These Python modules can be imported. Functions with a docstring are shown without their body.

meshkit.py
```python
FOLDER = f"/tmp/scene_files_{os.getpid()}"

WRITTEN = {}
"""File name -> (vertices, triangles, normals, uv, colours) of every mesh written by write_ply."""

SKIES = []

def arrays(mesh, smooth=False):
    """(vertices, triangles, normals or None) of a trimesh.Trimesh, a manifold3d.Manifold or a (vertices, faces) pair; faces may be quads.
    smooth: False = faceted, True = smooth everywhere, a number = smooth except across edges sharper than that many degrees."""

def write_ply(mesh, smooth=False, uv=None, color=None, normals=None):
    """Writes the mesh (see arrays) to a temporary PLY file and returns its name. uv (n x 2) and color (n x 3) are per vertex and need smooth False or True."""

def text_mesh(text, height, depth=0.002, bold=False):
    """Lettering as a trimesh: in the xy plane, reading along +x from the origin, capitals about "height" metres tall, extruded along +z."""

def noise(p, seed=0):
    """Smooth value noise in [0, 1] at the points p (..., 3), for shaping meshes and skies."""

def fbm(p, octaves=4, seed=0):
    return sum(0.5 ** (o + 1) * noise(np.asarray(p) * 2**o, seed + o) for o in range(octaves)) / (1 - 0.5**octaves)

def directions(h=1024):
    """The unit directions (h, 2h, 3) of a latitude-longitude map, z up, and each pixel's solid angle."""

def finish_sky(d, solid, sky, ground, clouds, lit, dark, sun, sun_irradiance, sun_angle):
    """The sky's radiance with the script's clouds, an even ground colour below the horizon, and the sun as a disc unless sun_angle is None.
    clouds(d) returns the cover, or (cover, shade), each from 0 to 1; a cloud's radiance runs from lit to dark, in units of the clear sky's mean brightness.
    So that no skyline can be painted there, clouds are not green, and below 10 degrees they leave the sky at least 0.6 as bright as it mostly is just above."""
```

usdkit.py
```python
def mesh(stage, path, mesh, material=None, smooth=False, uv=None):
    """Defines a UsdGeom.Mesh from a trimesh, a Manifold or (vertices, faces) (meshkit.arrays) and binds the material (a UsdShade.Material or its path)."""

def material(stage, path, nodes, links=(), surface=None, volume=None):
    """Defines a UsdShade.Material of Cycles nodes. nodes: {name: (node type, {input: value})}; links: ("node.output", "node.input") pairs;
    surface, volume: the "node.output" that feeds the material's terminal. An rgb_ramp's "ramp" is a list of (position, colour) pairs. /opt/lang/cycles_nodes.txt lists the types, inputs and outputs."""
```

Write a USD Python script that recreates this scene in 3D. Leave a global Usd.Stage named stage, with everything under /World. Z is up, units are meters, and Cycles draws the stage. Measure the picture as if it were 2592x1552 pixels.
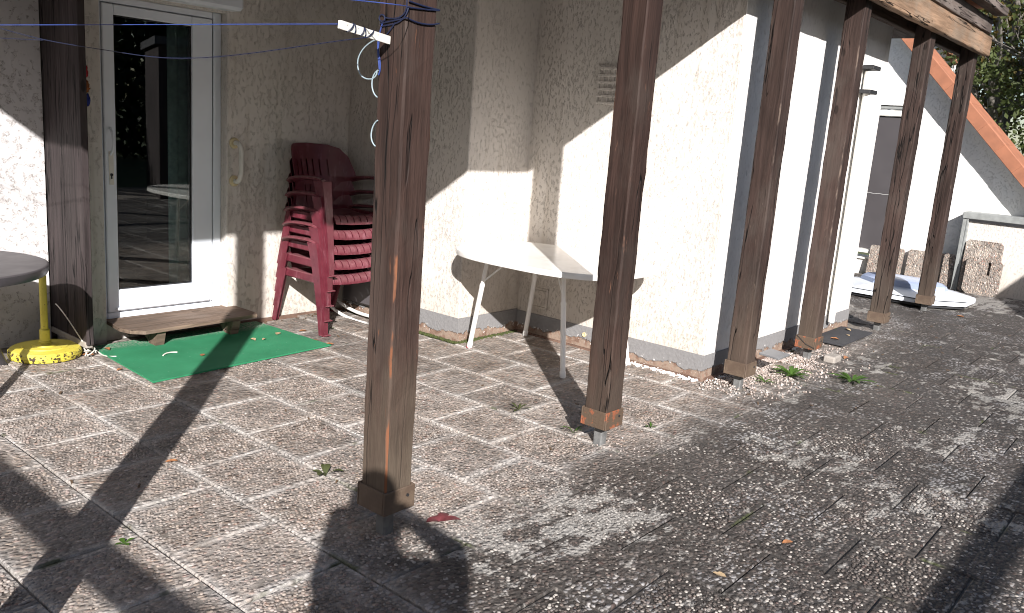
import math, random
import numpy as np, trimesh, usdkit, meshkit
import manifold3d as m3
from shapely.geometry import Polygon, Point, box as sbox
from shapely import affinity
from pxr import Usd, UsdGeom, UsdLux, UsdShade, Gf, Sdf, Vt
stage = Usd.Stage.CreateInMemory()
UsdGeom.SetStageUpAxis(stage, UsdGeom.Tokens.z)
UsdGeom.SetStageMetersPerUnit(stage, 1.0)
stage.SetDefaultPrim(UsdGeom.Xform.Define(stage, '/World').GetPrim())
UsdGeom.Scope.Define(stage, '/World/Looks')
random.seed(7); RNG = np.random.default_rng(7)

# ------------------------------------------------------------------ camera, sky, sun, exposure
F_PX, PITCH, ROLL, YAW, EYE = 2150.998, 0.207259, -0.0753463, 0.8834087, 1.48
IMG_W, IMG_H = 2592, 1552
def cam_axes():
    cy, sy, cp, sp = math.cos(YAW), math.sin(YAW), math.cos(PITCH), math.sin(PITCH)
    fwd = np.array([sy * cp, cy * cp, -sp]); right = np.array([cy, -sy, 0.0]); down = np.cross(fwd, right)
    c, s = math.cos(ROLL), math.sin(ROLL)
    return c * right + s * down, -s * right + c * down, fwd
RIGHT, DOWN, FWD = cam_axes()
cam = UsdGeom.Camera.Define(stage, '/World/camera')
m = Gf.Matrix4d(*[float(x) for r in (list(RIGHT) + [0], list(-DOWN) + [0], list(-FWD) + [0], [0, 0, EYE, 1]) for x in r])
cam.AddTransformOp().Set(m)
cam.CreateHorizontalApertureAttr(36.0); cam.CreateVerticalApertureAttr(36.0 * 613 / 1024)
cam.CreateFocalLengthAttr(36.0 * F_PX / IMG_W); cam.CreateClippingRangeAttr(Gf.Vec2f(0.02, 3000))
cam.CreateExposureAttr(0.93)
SUN_E, SUN_A = math.radians(26.7), math.radians(42.6)
D = np.array([math.cos(SUN_E) * math.sin(SUN_A), math.cos(SUN_E) * math.cos(SUN_A), -math.sin(SUN_E)])   # the way the light travels
sun = UsdLux.DistantLight.Define(stage, '/World/sun')
sun.CreateNormalizeAttr(True); sun.CreateIntensityAttr(1.25); sun.CreateAngleAttr(0.53); sun.CreateColorAttr(Gf.Vec3f(1.0, 0.965, 0.94))
zz = -D; xx = np.cross([0, 0, 1], zz); xx /= np.linalg.norm(xx); yy = np.cross(zz, xx)
sun.AddTransformOp().Set(Gf.Matrix4d(*[float(x) for r in (list(xx) + [0], list(yy) + [0], list(zz) + [0], [0, 0, 0, 1]) for x in r]))
dome = UsdLux.DomeLight.Define(stage, '/World/sky')
sky_m = usdkit.material(stage, '/World/Looks/sky', {
    'sky': ('sky_texture', {'sky_type': 'single_scattering', 'sun_disc': False, 'sun_elevation': SUN_E, 'sun_rotation': math.atan2(-D[0], -D[1]), 'aerosol_density': 1.2}),
    'bg': ('background_shader', {'strength': 0.07})}, [('sky.color', 'bg.color')], surface='bg.background')
UsdShade.MaterialBindingAPI.Apply(dome.GetPrim()).Bind(sky_m)
dome.GetPrim().SetCustomDataByKey('kind', 'structure')

# ------------------------------------------------------------------ material writer
class Sock(str): pass
class Mat:
    def __init__(s, name): s.name, s.nodes, s.links, s.k = name, {}, [], 0
    def n(s, kind, **inp):
        s.k += 1; nm = f'n{s.k}'; vals = {}
        for a, b in inp.items():
            if isinstance(b, Sock): s.links.append((str(b), f'{nm}.{a}'))
            else: vals[a] = b
        s.nodes[nm] = (kind, vals); return lambda out: Sock(f'{nm}.{out}')
    def math(s, t, a, b=0.0, c=0.0, clamp=False): return s.n('math', math_type=t, value1=a, value2=b, value3=c, use_clamp=clamp)('value')
    def mix(s, f, a, b, t='mix'): return s.n('mix', mix_type=t, fac=f, color1=a, color2=b)('color')
    def pos(s): return s.n('geometry')('position')
    def obj(s): return s.n('texture_coordinate')('object')
    def scale(s, v, sc, rot=(0, 0, 0)): return s.n('mapping', vector=v, scale=sc, rotation=rot)('vector')
    def noise(s, v, sc, d=3.0, r=0.5, dist=0.0): return s.n('noise_texture', vector=v, scale=float(sc), detail=float(d), roughness=float(r), distortion=float(dist))('fac')
    def ramp(s, f, stops, interp=True): return s.n('rgb_ramp', fac=f, ramp=stops, interpolate=interp)('color')
    def rng(s, v, a, b, c=0.0, d=1.0): return s.n('map_range', value=v, from_min=float(a), from_max=float(b), to_min=float(c), to_max=float(d), clamp=True)('result')
    def smooth(s, v, a, b): return s.n('map_range', range_type='smoothstep', value=v, from_min=float(a), from_max=float(b), to_min=0.0, to_max=1.0, clamp=True)('result')
    def bump(s, h, dist, strength=1.0): return s.n('bump', height=h, distance=float(dist), strength=float(strength))('normal')
    def rand(s): return s.n('object_info')('random')
    def hsv(s, c, h=0.5, sa=1.0, v=1.0): return s.n('hsv', color=c, hue=h, saturation=sa, value=v)('color')
    def done(s, color, rough=0.6, normal=None, **kw):
        inp = dict(base_color=color, roughness=rough, **kw)
        if normal is not None: inp['normal'] = normal
        s.surf = s.n('principled_bsdf', **inp)('BSDF'); return s.emit(s.surf)
    def emit(s, out):
        M[s.name] = usdkit.material(stage, '/World/Looks/' + s.name, s.nodes, s.links, surface=str(out)); return M[s.name]
M = {}

def plain(name, col, rough=0.5, var=0.12, sc=14, bump=0.0, **kw):
    g = Mat(name); p = g.pos(); n = g.noise(p, sc, 4, 0.6)
    c = g.hsv(tuple(col), v=g.rng(n, 0.3, 0.7, 1 - var, 1 + var))
    return g.done(c, g.rng(n, 0.3, 0.7, rough - 0.06, rough + 0.08), g.bump(g.noise(p, sc * 12, 3), bump) if bump else None, **kw)

# exposed aggregate: rounded pebbles set in mortar, dusty and pale under the roof, dirty with pale lichen in the open
def aggregate(name, mode):
    g = Mat(name); p = g.pos()
    warp = g.n('noise_texture', vector=p, scale=30.0, detail=1.0)('color')
    pv = g.mix(0.012, p, warp, 'add')
    v1 = g.n('voronoi_texture', vector=g.scale(pv, (0.8, 1.15, 1)), scale=52.0, randomness=1.0)
    d1, c1 = v1('distance'), v1('color')
    v2 = g.n('voronoi_texture', vector=pv, scale=110.0, randomness=1.0)
    r = g.n('separate_color', color=c1)('r'); gg = g.n('separate_color', color=c1)('g')
    if mode == 'pebble':
        r = g.rand(); gg = g.n('white_noise_texture', dimensions='1D', w=r)('value')
    peb = g.ramp(r, [(0, (.062, .046, .038)), (.16, (.19, .135, .10)), (.3, (.10, .085, .076)), (.46, (.30, .225, .175)), (.6, (.14, .098, .076)), (.74, (.25, .215, .19)), (.86, (.40, .30, .22)), (.94, (.22, .10, .07)), (1, (.58, .51, .46))])
    stone = 1.0 if mode == 'pebble' else g.smooth(d1, 0.62, 0.42)
    fine = g.noise(p, 240, 3, 0.7)
    mort = g.mix(g.rng(fine, .3, .7), (.10, .085, .07), (.24, .205, .175))
    col = g.mix(stone, mort, peb)
    big = g.noise(p, 1.3, 5, 0.62); mid = g.noise(p, 7, 5, 0.65); fn = g.noise(p, 38, 4, 0.7)
    if mode == 'pebble':
        P = g.n('separate_xyz', vector=p)
        w = g.math('multiply', g.math('subtract', big, .5), .5)
        ya = g.smooth(g.math('add', P('y'), w), 1.72, 2.22)
        xa = g.math('multiply', g.smooth(g.math('add', P('x'), w), 1.95, 1.5), g.smooth(P('y'), .9, 1.6))
        clean = g.math('multiply', g.math('maximum', ya, xa), g.rng(mid, .25, .6, .55, 1.0))
        dusty = g.mix(g.math('multiply', g.rng(g.math('add', g.math('multiply', fn, .4), g.math('multiply', mid, .6)), .42, .60, .05, 1.0), .38), col, (.44, .39, .355))
        # the joints of the half-bond paving, from the slabs' own 402 mm grid, to carry the pale rim dust
        u_ = g.math('divide', g.math('subtract', P('x'), 1.318), .402); par_ = g.math('multiply', g.math('floored_modulo', g.math('floor', u_), 2.0), .5)
        v_ = g.math('subtract', g.math('divide', g.math('subtract', P('y'), 2.475), .402), par_)
        def rim_(t): f_ = g.math('subtract', t, g.math('floor', t)); return g.math('minimum', f_, g.math('subtract', 1.0, f_))
        e_ = g.math('add', g.math('minimum', rim_(u_), rim_(v_)), g.math('multiply', g.math('subtract', mid, .5), .16))
        rr = g.math('multiply', g.smooth(e_, .14, -.02), g.rng(g.noise(p, 4.5, 4, .65), .36, .60))
        dusty = g.mix(g.math('multiply', rr, .92), dusty, (.56, .52, .49))
        dusty = g.hsv(dusty, sa=.82)
        dark = g.mix(1.0, col, (.40, .37, .35), 'multiply')
        dark = g.mix(g.math('multiply', g.smooth(gg, .84, .86), .8), dark, (.40, .34, .27))
        ln = g.math('add', g.noise(g.scale(p, (1, 1.5, 1)), 6.5, 5, .62), g.math('multiply', g.math('subtract', g.noise(p, .85, 2, .5), .5), 1.0))
        ln = g.math('add', ln, g.math('multiply', g.math('subtract', fn, .5), .5)); dark = g.mix(g.math('multiply', g.smooth(ln, .60, .68), g.rng(gg, 0, 1, .35, .8)), dark, (.33, .30, .26))
        dusty = g.mix(.28, dusty, (.24, .205, .18)); dark = g.hsv(dark, sa=.55)
        col = g.mix(clean, dark, dusty)
        return g.done(col, .55, None, specular_ior_level=.4)
    if mode == 'slab':
        st = g.n('attribute', attribute='st')('vector'); xy = g.n('separate_xyz', vector=st)
        def edge(o):
            a = g.math('subtract', xy(o), .5); return g.math('subtract', .5, g.math('absolute', a))
        e = g.math('minimum', edge('x'), edge('y'))            # 0 at the rim of the slab, .5 in its middle
        e = g.math('add', e, g.math('multiply', g.math('subtract', mid, .5), .16))
        rim = g.smooth(e, .115, -.02)
        P = g.n('separate_xyz', vector=p)
        w = g.math('multiply', g.math('subtract', big, .5), .5)
        ya = g.smooth(g.math('add', P('y'), w), 1.72, 2.22)
        xa = g.math('multiply', g.smooth(g.math('add', P('x'), w), 1.95, 1.5), g.smooth(P('y'), .9, 1.6))
        clean = g.math('maximum', ya, xa)
        clean = g.math('multiply', clean, g.smooth(P('x'), 9.2, 5.2), clamp=True)
        clean = g.math('multiply', clean, g.rng(mid, .25, .6, .55, 1.0))
        dusty = g.mix(g.math('multiply', g.rng(g.math('add', g.math('multiply', fn, .5), g.math('multiply', mid, .5)), .40, .62, .08, 1.0), .50), col, (.42, .365, .325))
        rr = g.math('multiply', rim, g.rng(g.noise(p, 4.5, 4, .65), .30, .58))
        dusty = g.mix(g.math('multiply', rr, g.rng(fn, .3, .7, .5, 1.0)), dusty, g.mix(g.rng(fine, .35, .65), (.36, .33, .30), (.62, .59, .56)))
        dusty = g.mix(g.math('multiply', g.smooth(mid, .55, .72), .35), dusty, (.47, .42, .37))
        # the dirty part: dark film over everything, single bright stones, lichen
        dark = g.mix(1.0, col, (.32, .295, .28), 'multiply')
        dark = g.mix(g.math('multiply', g.math('multiply', g.math('multiply', g.smooth(gg, .80, .88), .75), g.rng(g.noise(p, 1.6, 3, .6), .40, .62, .15, 1.0)), stone), dark, g.mix(g.rng(r, .2, .9), (.26, .205, .15), (.46, .43, .39)))
        spray = g.math('multiply', g.smooth(g.noise(p, 2.1, 4, .6), .52, .62), g.smooth(gg, .42, .5))
        dark = g.mix(g.math('multiply', spray, g.math('multiply', stone, .65)), dark, (.36, .34, .34))
        ln = g.math('add', g.noise(g.scale(p, (1, 1.5, 1)), 6.5, 5, .62), g.math('multiply', g.math('subtract', g.noise(p, .85, 2, .5), .5), 1.0))
        ln = g.math('add', ln, g.math('multiply', g.math('subtract', fn, .5), .22))
        lich = g.smooth(ln, .60, .66)
        dark = g.mix(g.math('multiply', lich, .75), dark, g.mix(g.rng(fine, .3, .7), (.22, .195, .16), (.42, .385, .33)))
        dark = g.hsv(dark, sa=.6)
        col = g.mix(clean, dark, dusty)
        col = g.hsv(col, v=g.rng(g.rand(), 0, 1, .80, 1.16), sa=g.rng(g.noise(p, 3, 2), .3, .7, .8, 1.1))
        moss = g.math('multiply', g.smooth(e, .035, .0), g.smooth(g.noise(p, 2.7, 3, .6), .59, .66))
        col = g.mix(g.math('multiply', moss, .8), col, (.045, .055, .016))
        rough = g.mix(clean, (.62,) * 3, (.8,) * 3); rough = g.n('rgb_to_bw', color=rough)('val')
    else:
        col = g.mix(g.math('multiply', g.smooth(mid, .5, .7), .3), col, (.5, .44, .36)); col = g.hsv(col, v=1.3, sa=.85); rough = .75
    h = g.math('add', g.math('multiply', g.smooth(d1, .75, .1), 1.0), g.math('multiply', fine, .25))
    return g.done(col, rough, g.bump(h, .006, .9), specular_ior_level=.4)
aggregate('aggregate_slab', 'slab'); aggregate('aggregate_loose', 'loose'); aggregate('aggregate_pebble', 'pebble')

def plaster(name, base, dirt=.5, sc=1.0, dark=.62, tall=1.0, streak=.35):
    g = Mat(name); p = g.pos(); q = g.scale(p, (1, 1, tall))
    a = g.n('noise_texture', vector=q, scale=84.0 * sc, detail=1.0, roughness=.4, distortion=1.9)('fac')
    line = g.smooth(g.math('absolute', g.math('subtract', a, .5)), .05, .012)
    big = g.noise(p, 1.1, 5, .6)
    mask = g.smooth(g.math('add', g.noise(q, 40 * sc, 2, .5), g.math('multiply', g.math('subtract', g.noise(p, 3.1, 3, .6), .5), .35)), .5, .6)
    worm = g.math('multiply', line, mask)
    grain = g.noise(p, 170, 4, .65)
    pits = g.math('multiply', g.smooth(g.noise(g.scale(p, (1, 1, .55)), 16, 3, .6), .71, .75), .5)
    c = g.hsv(tuple(base), v=g.rng(big, .3, .7, .90, 1.06))
    c = g.mix(g.math('multiply', g.smooth(g.noise(p, 2.6, 4, .6), .5, .75), .3), c, tuple(x * .8 for x in base))
    # rain streaks running down and splashed dirt near the ground
    st = g.smooth(g.noise(g.scale(p, (1, 1, .07)), 9, 4, .65), .52, .70)
    c = g.mix(g.math('multiply', st, streak), c, (base[0] * .70, base[1] * .66, base[2] * .60))
    z = g.n('separate_xyz', vector=p)('z'); low = g.math('add', z, g.math('multiply', g.noise(p, 4, 4, .65), .5))
    c = g.mix(g.math('multiply', g.smooth(low, .85, .30), streak), c, (base[0] * .68, base[1] * .62, base[2] * .52))
    c = g.mix(g.math('multiply', worm, dirt), c, tuple(x * dark for x in (.30, .26, .23)))
    c = g.mix(pits, c, tuple(x * .45 for x in base))
    h = g.math('subtract', g.math('multiply', grain, .3), g.math('multiply', worm, 1.0))
    h = g.math('add', h, g.math('multiply', g.noise(p, 60, 3, .6), .5))
    return g.done(c, .9, g.bump(h, .0034, .7), specular_ior_level=.15)
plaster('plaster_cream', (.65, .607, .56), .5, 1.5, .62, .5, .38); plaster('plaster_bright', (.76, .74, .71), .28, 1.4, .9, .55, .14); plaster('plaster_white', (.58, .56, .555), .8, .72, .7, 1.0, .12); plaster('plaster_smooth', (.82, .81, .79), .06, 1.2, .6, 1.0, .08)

def plinth_mat():
    g = Mat('plinth_paint'); p = g.pos(); P = g.n('separate_xyz', vector=p)
    n = g.noise(p, 5, 5, .7); f = g.noise(p, 45, 4, .7)
    lev = g.math('add', P('z'), g.math('multiply', g.math('subtract', n, .5), .17))
    lev = g.math('add', lev, g.math('multiply', g.math('subtract', f, .5), .03))
    paint = g.smooth(lev, .056, .062)
    grey = g.hsv((.21, .205, .205), v=g.rng(f, .3, .7, .92, 1.08))
    bare = g.ramp(g.noise(p, 17, 5, .7), [(.25, (.10, .068, .05)), (.42, (.20, .125, .092)), (.55, (.27, .21, .165)), (.68, (.28, .17, .125)), (.8, (.45, .41, .38))])
    white = g.math('multiply', g.smooth(g.noise(p, 26, 3, .7), .60, .66), g.smooth(g.math('absolute', g.math('subtract', lev, .057)), .03, .01))
    c = g.mix(paint, bare, grey); c = g.mix(white, c, (.74, .72, .70))
    return g.done(c, .85, g.bump(g.math('add', paint, g.math('multiply', f, .8)), .006), specular_ior_level=.2)
plinth_mat()

def wood(name, base, grey, worn, wear=.5, axis='z', edge=True, rough=.55, splash=0.0):
    g = Mat(name); p = g.pos()
    st = {'z': (1, 1, .045), 'x': (.045, 1, 1), 'y': (1, .045, 1)}[axis]
    bend = g.n('noise_texture', vector=p, scale=5.0, detail=2.0)('color'); pw = g.mix(.016, p, bend, 'add')
    q = g.scale(pw, st)
    a = g.noise(q, 120, 4, .65); b = g.noise(q, 34, 4, .6, .6); cr = g.noise(q, 22, 2, .5)
    big = g.noise(g.scale(p, {'z': (1, 1, .5), 'x': (.5, 1, 1), 'y': (1, .5, 1)}[axis]), 4.3, 4, .65)
    c = g.mix(g.rng(b, .3, .7), tuple(x * .55 for x in base), tuple(x * 1.5 for x in base))
    c = g.mix(g.math('multiply', g.smooth(big, .46, .66), .65), c, grey)
    c = g.hsv(c, v=g.rng(g.noise(p, 1.7, 2), .3, .7, .78, 1.2))
    c = g.mix(g.math('multiply', g.smooth(a, .56, .70), .5), c, tuple(x * .3 for x in base))
    kn = g.n('voronoi_texture', vector=g.scale(pw, {'z': (1, 1, .42), 'x': (.42, 1, 1), 'y': (1, .42, 1)}[axis]), scale=7.0, randomness=1.0)('distance')
    knot = g.math('multiply', g.smooth(kn, .115, .07), .8)
    c = g.mix(knot, c, tuple(x * .35 for x in base))
    if splash:
        z = g.n('separate_xyz', vector=p)('z'); zz_ = g.math('add', z, g.math('multiply', g.noise(g.scale(p, (1, 1, .3)), 7, 4, .65), .9))
        c = g.mix(g.math('multiply', g.smooth(zz_, 1.25, .45), splash), c, (.125, .098, .072))
    if edge:
        uv = g.n('attribute', attribute='st')('vector'); u = g.n('separate_xyz', vector=uv)('x')
        dd = g.math('absolute', g.math('subtract', u, g.math('round', u)))
        if wear > .8: dd = g.math('minimum', g.math('add', dd, .035), g.math('add', g.math('minimum', u, g.math('subtract', 4.0, u)), .012))
        wr = g.math('multiply', g.smooth(dd, .06, .012), g.smooth(g.noise(g.scale(p, (1, 1, .3)), 9, 4, .65), .62 - .2 * wear, .70 - .2 * wear))
        c = g.mix(wr, c, worn)
        fl = g.math('multiply', g.smooth(g.noise(g.scale(p, (1, 1, .12)), 55, 4, .7), .64, .69), g.smooth(big, .42, .58))
        c = g.mix(g.math('multiply', fl, .8), c, worn)
    crack = g.smooth(g.math('absolute', g.math('subtract', cr, .5)), .018, .005)
    crack = g.math('multiply', crack, g.smooth(g.noise(q, 7, 2, .5), .48, .56))
    c = g.mix(crack, c, tuple(x * .08 for x in base))
    h = g.math('subtract', g.math('add', g.math('multiply', a, .45), g.math('multiply', b, .4)), g.math('multiply', crack, 2.0))
    h = g.math('subtract', h, g.math('multiply', knot, .5))
    return g.done(c, g.rng(a, .3, .7, rough, rough + .25), g.bump(h, .006, 1.0), specular_ior_level=.2)
wood('post_wood', (.034, .020, .016), (.048, .035, .029), (.17, .068, .034), .80001, splash=.85)
wood('post_wood_two', (.035, .020, .016), (.048, .035, .029), (.14, .07, .045), .3, splash=.25)
wood('post_wood_plain', (.038, .024, .020), (.054, .042, .036), (.13, .095, .075), .2, splash=.35)
wood('beam_wood', (.20, .128, .082), (.21, .165, .125), (.25, .15, .09), .2, 'x', False, .75)
wood('grey_wood', (.10, .078, .068), (.16, .135, .12), (.2, .15, .1), .2, 'x', False, .8)
wood('dark_wood', (.045, .030, .022), (.06, .045, .035), (.1, .06, .04), .2, 'x', False, .7)
wood('step_wood', (.165, .118, .088), (.24, .185, .15), (.3, .2, .1), .2, 'x', False, .7)
wood('panel_brown', (.040, .031, .031), (.046, .038, .037), (.1, .07, .05), .1, 'z', False, .6)

def cap_mat():
    g = Mat('rusty_collar'); p = g.obj(); n = g.noise(p, 12, 5, .65)
    c = g.mix(g.smooth(n, .50, .56), (.085, .056, .036), (.235, .075, .034)); c = g.mix(g.smooth(g.noise(p, 60, 3, .7), .6, .7), c, (.07, .045, .03))
    g.done(c, .7, g.bump(g.noise(p, 90, 3), .002))
    g = Mat('collar_tan'); p = g.obj(); n = g.noise(p, 9, 5, .65)
    c = g.mix(g.smooth(n, .4, .62), (.085, .056, .038), (.12, .085, .058)); c = g.mix(g.smooth(g.noise(p, 70, 3, .7), .62, .7), c, (.07, .045, .03))
    g.done(c, .7, g.bump(g.noise(p, 90, 3), .002))
cap_mat()
plain('zinc', (.36, .37, .37), .45, .18, 9, metallic=.6); plain('galvanised', (.42, .44, .44), .5, .2, 20, metallic=.4)
plain('cap_sheet', (.30, .31, .30), .5, .16, 14, .001, metallic=.25)
plain('pvc_white', (.73, .77, .83), .3, .03, 3); plain('white_plastic', (.80, .79, .77), .35, .04, 6); plain('gasket', (.02, .02, .022), .5)
plain('old_white', (.76, .735, .68), .4, .08, 22); plain('cream_plastic', (.62, .52, .31), .4, .08, 30); plain('handle_white', (.66, .64, .58), .4, .05, 20)
plain('dark_shutter', (.060, .054, .057), .6, .06, 3); plain('bluish_pvc', (.30, .355, .50), .25, .03, 3)
plain('green_rubber', (.2, .2, .2), .5); plain('red_rubber', (.45, .04, .05), .5)
plain('bitumen', (.030, .030, .034), .8, .2, 30, .002); plain('dark_table', (.075, .068, .072), .45, .1, 9); plain('table_edge', (.045, .042, .046), .35)
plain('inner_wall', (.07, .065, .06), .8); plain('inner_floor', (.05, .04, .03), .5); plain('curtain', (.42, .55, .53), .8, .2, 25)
plain('blue_cord', (.025, .05, .2), .5); plain('navy_cord', (.007, .011, .036), .5); plain('pale_cord', (.26, .33, .36), .5); plain('white_cord', (.62, .6, .54), .5)
plain('cloth_red', (.42, .02, .03), .8); plain('cloth_orange', (.38, .13, .04), .8); plain('cloth_blue', (.02, .04, .26), .8)
plain('verge_tile', (.30, .12, .065), .75, .16, 8, .002); plain('roof_tile', (.42, .15, .07), .8, .2, 6, .003); plain('dark_gap', (.02, .018, .017), .9)
plain('bed_sand', (.20, .175, .15), .9, .35, 30, .004); plain('lawn', (.05, .065, .02), .9, .35, 3, .01); plain('moss', (.05, .062, .014), .9, .4, 40, .004)
plain('terracotta', (.15, .09, .065), .8, .25, 12, .002); plain('dry_leaf', (.28, .12, .05), .7, .35, 60); plain('litter_brown', (.10, .062, .035), .8, .4, 60); plain('pale_leaf', (.40, .29, .17), .7, .3, 60); plain('red_leaf', (.13, .030, .034), .55, .2, 60)
plain('flake_white', (.74, .72, .70), .9, .1, 60); plain('stone_white', (.55, .49, .45), .7); plain('wet_slate', (.16, .16, .165), .45, .15, 18)
plain('jacket', (.03, .035, .05), .8); plain('skin', (.45, .28, .2), .5); plain('hair', (.03, .02, .015), .5); plain('phone_body', (.02, .02, .022), .3); plain('trousers', (.04, .045, .07), .8)
plain('foot_grey', (.13, .13, .127), .7, .3, 25, .002)
plain('concrete', (.30, .27, .24), .85, .2, 12, .003); plain('curb_white', (.55, .52, .49), .85, .2, 14, .003)

def special():
    g = Mat('burgundy_plastic'); p = g.pos(); n = g.noise(p, 9, 5, .65); nz = g.n('separate_xyz', vector=g.n('geometry')('normal'))('z')
    dust = g.math('multiply', g.smooth(nz, .1, .8), g.rng(g.noise(p, 30, 4, .7), .3, .65, .35, 1.0))
    c = g.mix(g.rng(n, .35, .65), (.10, .014, .024), (.14, .025, .038))
    c = g.mix(g.math('multiply', g.smooth(g.noise(g.scale(p, (1, 1, .25)), 26, 4, .7), .52, .7), .35), c, (.32, .14, .17))
    c = g.mix(g.math('multiply', dust, .42), c, (.27, .15, .15)); g.done(c, g.rng(n, .3, .7, .30, .5))
    g = Mat('green_mat'); p = g.pos(); n = g.noise(p, 5, 5, .6)
    c = g.mix(g.rng(n, .3, .7), (.014, .185, .078), (.026, .24, .108)); f = g.noise(p, 420, 2, .5)
    c = g.hsv(c, v=g.rng(f, .3, .7, .8, 1.2)); c = g.mix(g.smooth(g.noise(p, 90, 2, .5), .73, .76), c, (.45, .5, .45))
    P = g.n('separate_xyz', vector=p)
    sand = g.math('multiply', g.smooth(g.math('add', P('y'), g.math('multiply', g.noise(p, 6, 3), .12)), 4.93, 5.04), g.smooth(g.noise(p, 70, 3, .7), .45, .56))
    c = g.mix(g.math('multiply', sand, .8), c, (.30, .33, .27)); g.done(c, .85, g.bump(f, .002))
    g = Mat('yellow_paint'); p = g.pos(); n = g.noise(p, 8, 4, .6)
    c = g.mix(g.rng(n, .3, .7), (.56, .47, .045), (.66, .58, .11)); P = g.n('separate_xyz', vector=p)
    chip = g.math('multiply', g.smooth(g.noise(p, 45, 4, .7), .54, .57), g.smooth(P('z'), .056, .045))
    c = g.mix(chip, c, (.05, .03, .02)); c = g.mix(g.smooth(g.noise(p, 70, 3, .7), .66, .69), c, (.2, .13, .04)); g.done(c, g.rng(n, .3, .7, .4, .6), g.bump(g.math('multiply', chip, -1.0), .003))
    g = Mat('door_glass'); t = g.n('transparent_bsdf', color=(.86, .9, .88))('BSDF'); gl = g.n('glossy_bsdf', color=(1, 1, 1), roughness=.004)('BSDF')
    f = g.math('add', g.math('multiply', g.n('fresnel', IOR=1.5)('fac'), 1.75), .0, clamp=True)
    g.emit(g.n('mix_closure', fac=f, closure1=t, closure2=gl)('closure'))
    g = Mat('table_white'); p = g.pos(); n = g.noise(p, 5, 4, .6); c = g.mix(g.smooth(n, .45, .7), (.80, .79, .76), (.72, .70, .66)); g.done(c, .22)
    g = Mat('tube_white'); p = g.obj(); c = g.mix(g.smooth(g.noise(p, 14, 4, .7), .655, .69), (.78, .77, .74), (.42, .24, .09)); g.done(c, .35)
    for nm, cols in (('leaves_green', [(.035, .045, .014), (.075, .095, .028), (.11, .115, .035), (.14, .105, .04), (.15, .075, .035)]), ('leaves_dark', [(.010, .016, .005), (.015, .022, .007), (.02, .028, .009), (.014, .02, .006), (.012, .018, .006)]), ('leaves_rust', [(.05, .05, .013), (.11, .075, .02), (.16, .085, .025), (.17, .06, .02), (.10, .035, .015)]), ('weed_green', [(.05, .11, .018), (.09, .17, .03), (.13, .19, .045), (.17, .17, .05), (.08, .14, .025)]), ('weed_olive', [(.07, .085, .03), (.09, .10, .045), (.11, .11, .05), (.12, .08, .05), (.15, .06, .05)])):
        g = Mat(nm); r = g.n('geometry')('random_per_island'); big = g.noise(g.pos(), .8, 2)
        c = g.ramp(g.math('add', g.math('multiply', r, .6), g.math('multiply', big, .4)), [(i / 4 * .8 + .1, x) for i, x in enumerate(cols)])
        a = g.n('principled_bsdf', base_color=c, roughness=.55, specular_ior_level=.3)('BSDF'); b = g.n('translucent_bsdf', color=g.hsv(c, v=1.6))('BSDF')
        g.emit(g.n('mix_closure', fac=.35, closure1=a, closure2=b)('closure'))
    g = Mat('gravel_stone'); c = g.ramp(g.rand(), [(0, (.20, .155, .125)), (.3, (.36, .30, .265)), (.6, (.44, .38, .35)), (.85, (.28, .215, .18)), (1, (.56, .53, .50))]); g.done(c, .7)
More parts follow.
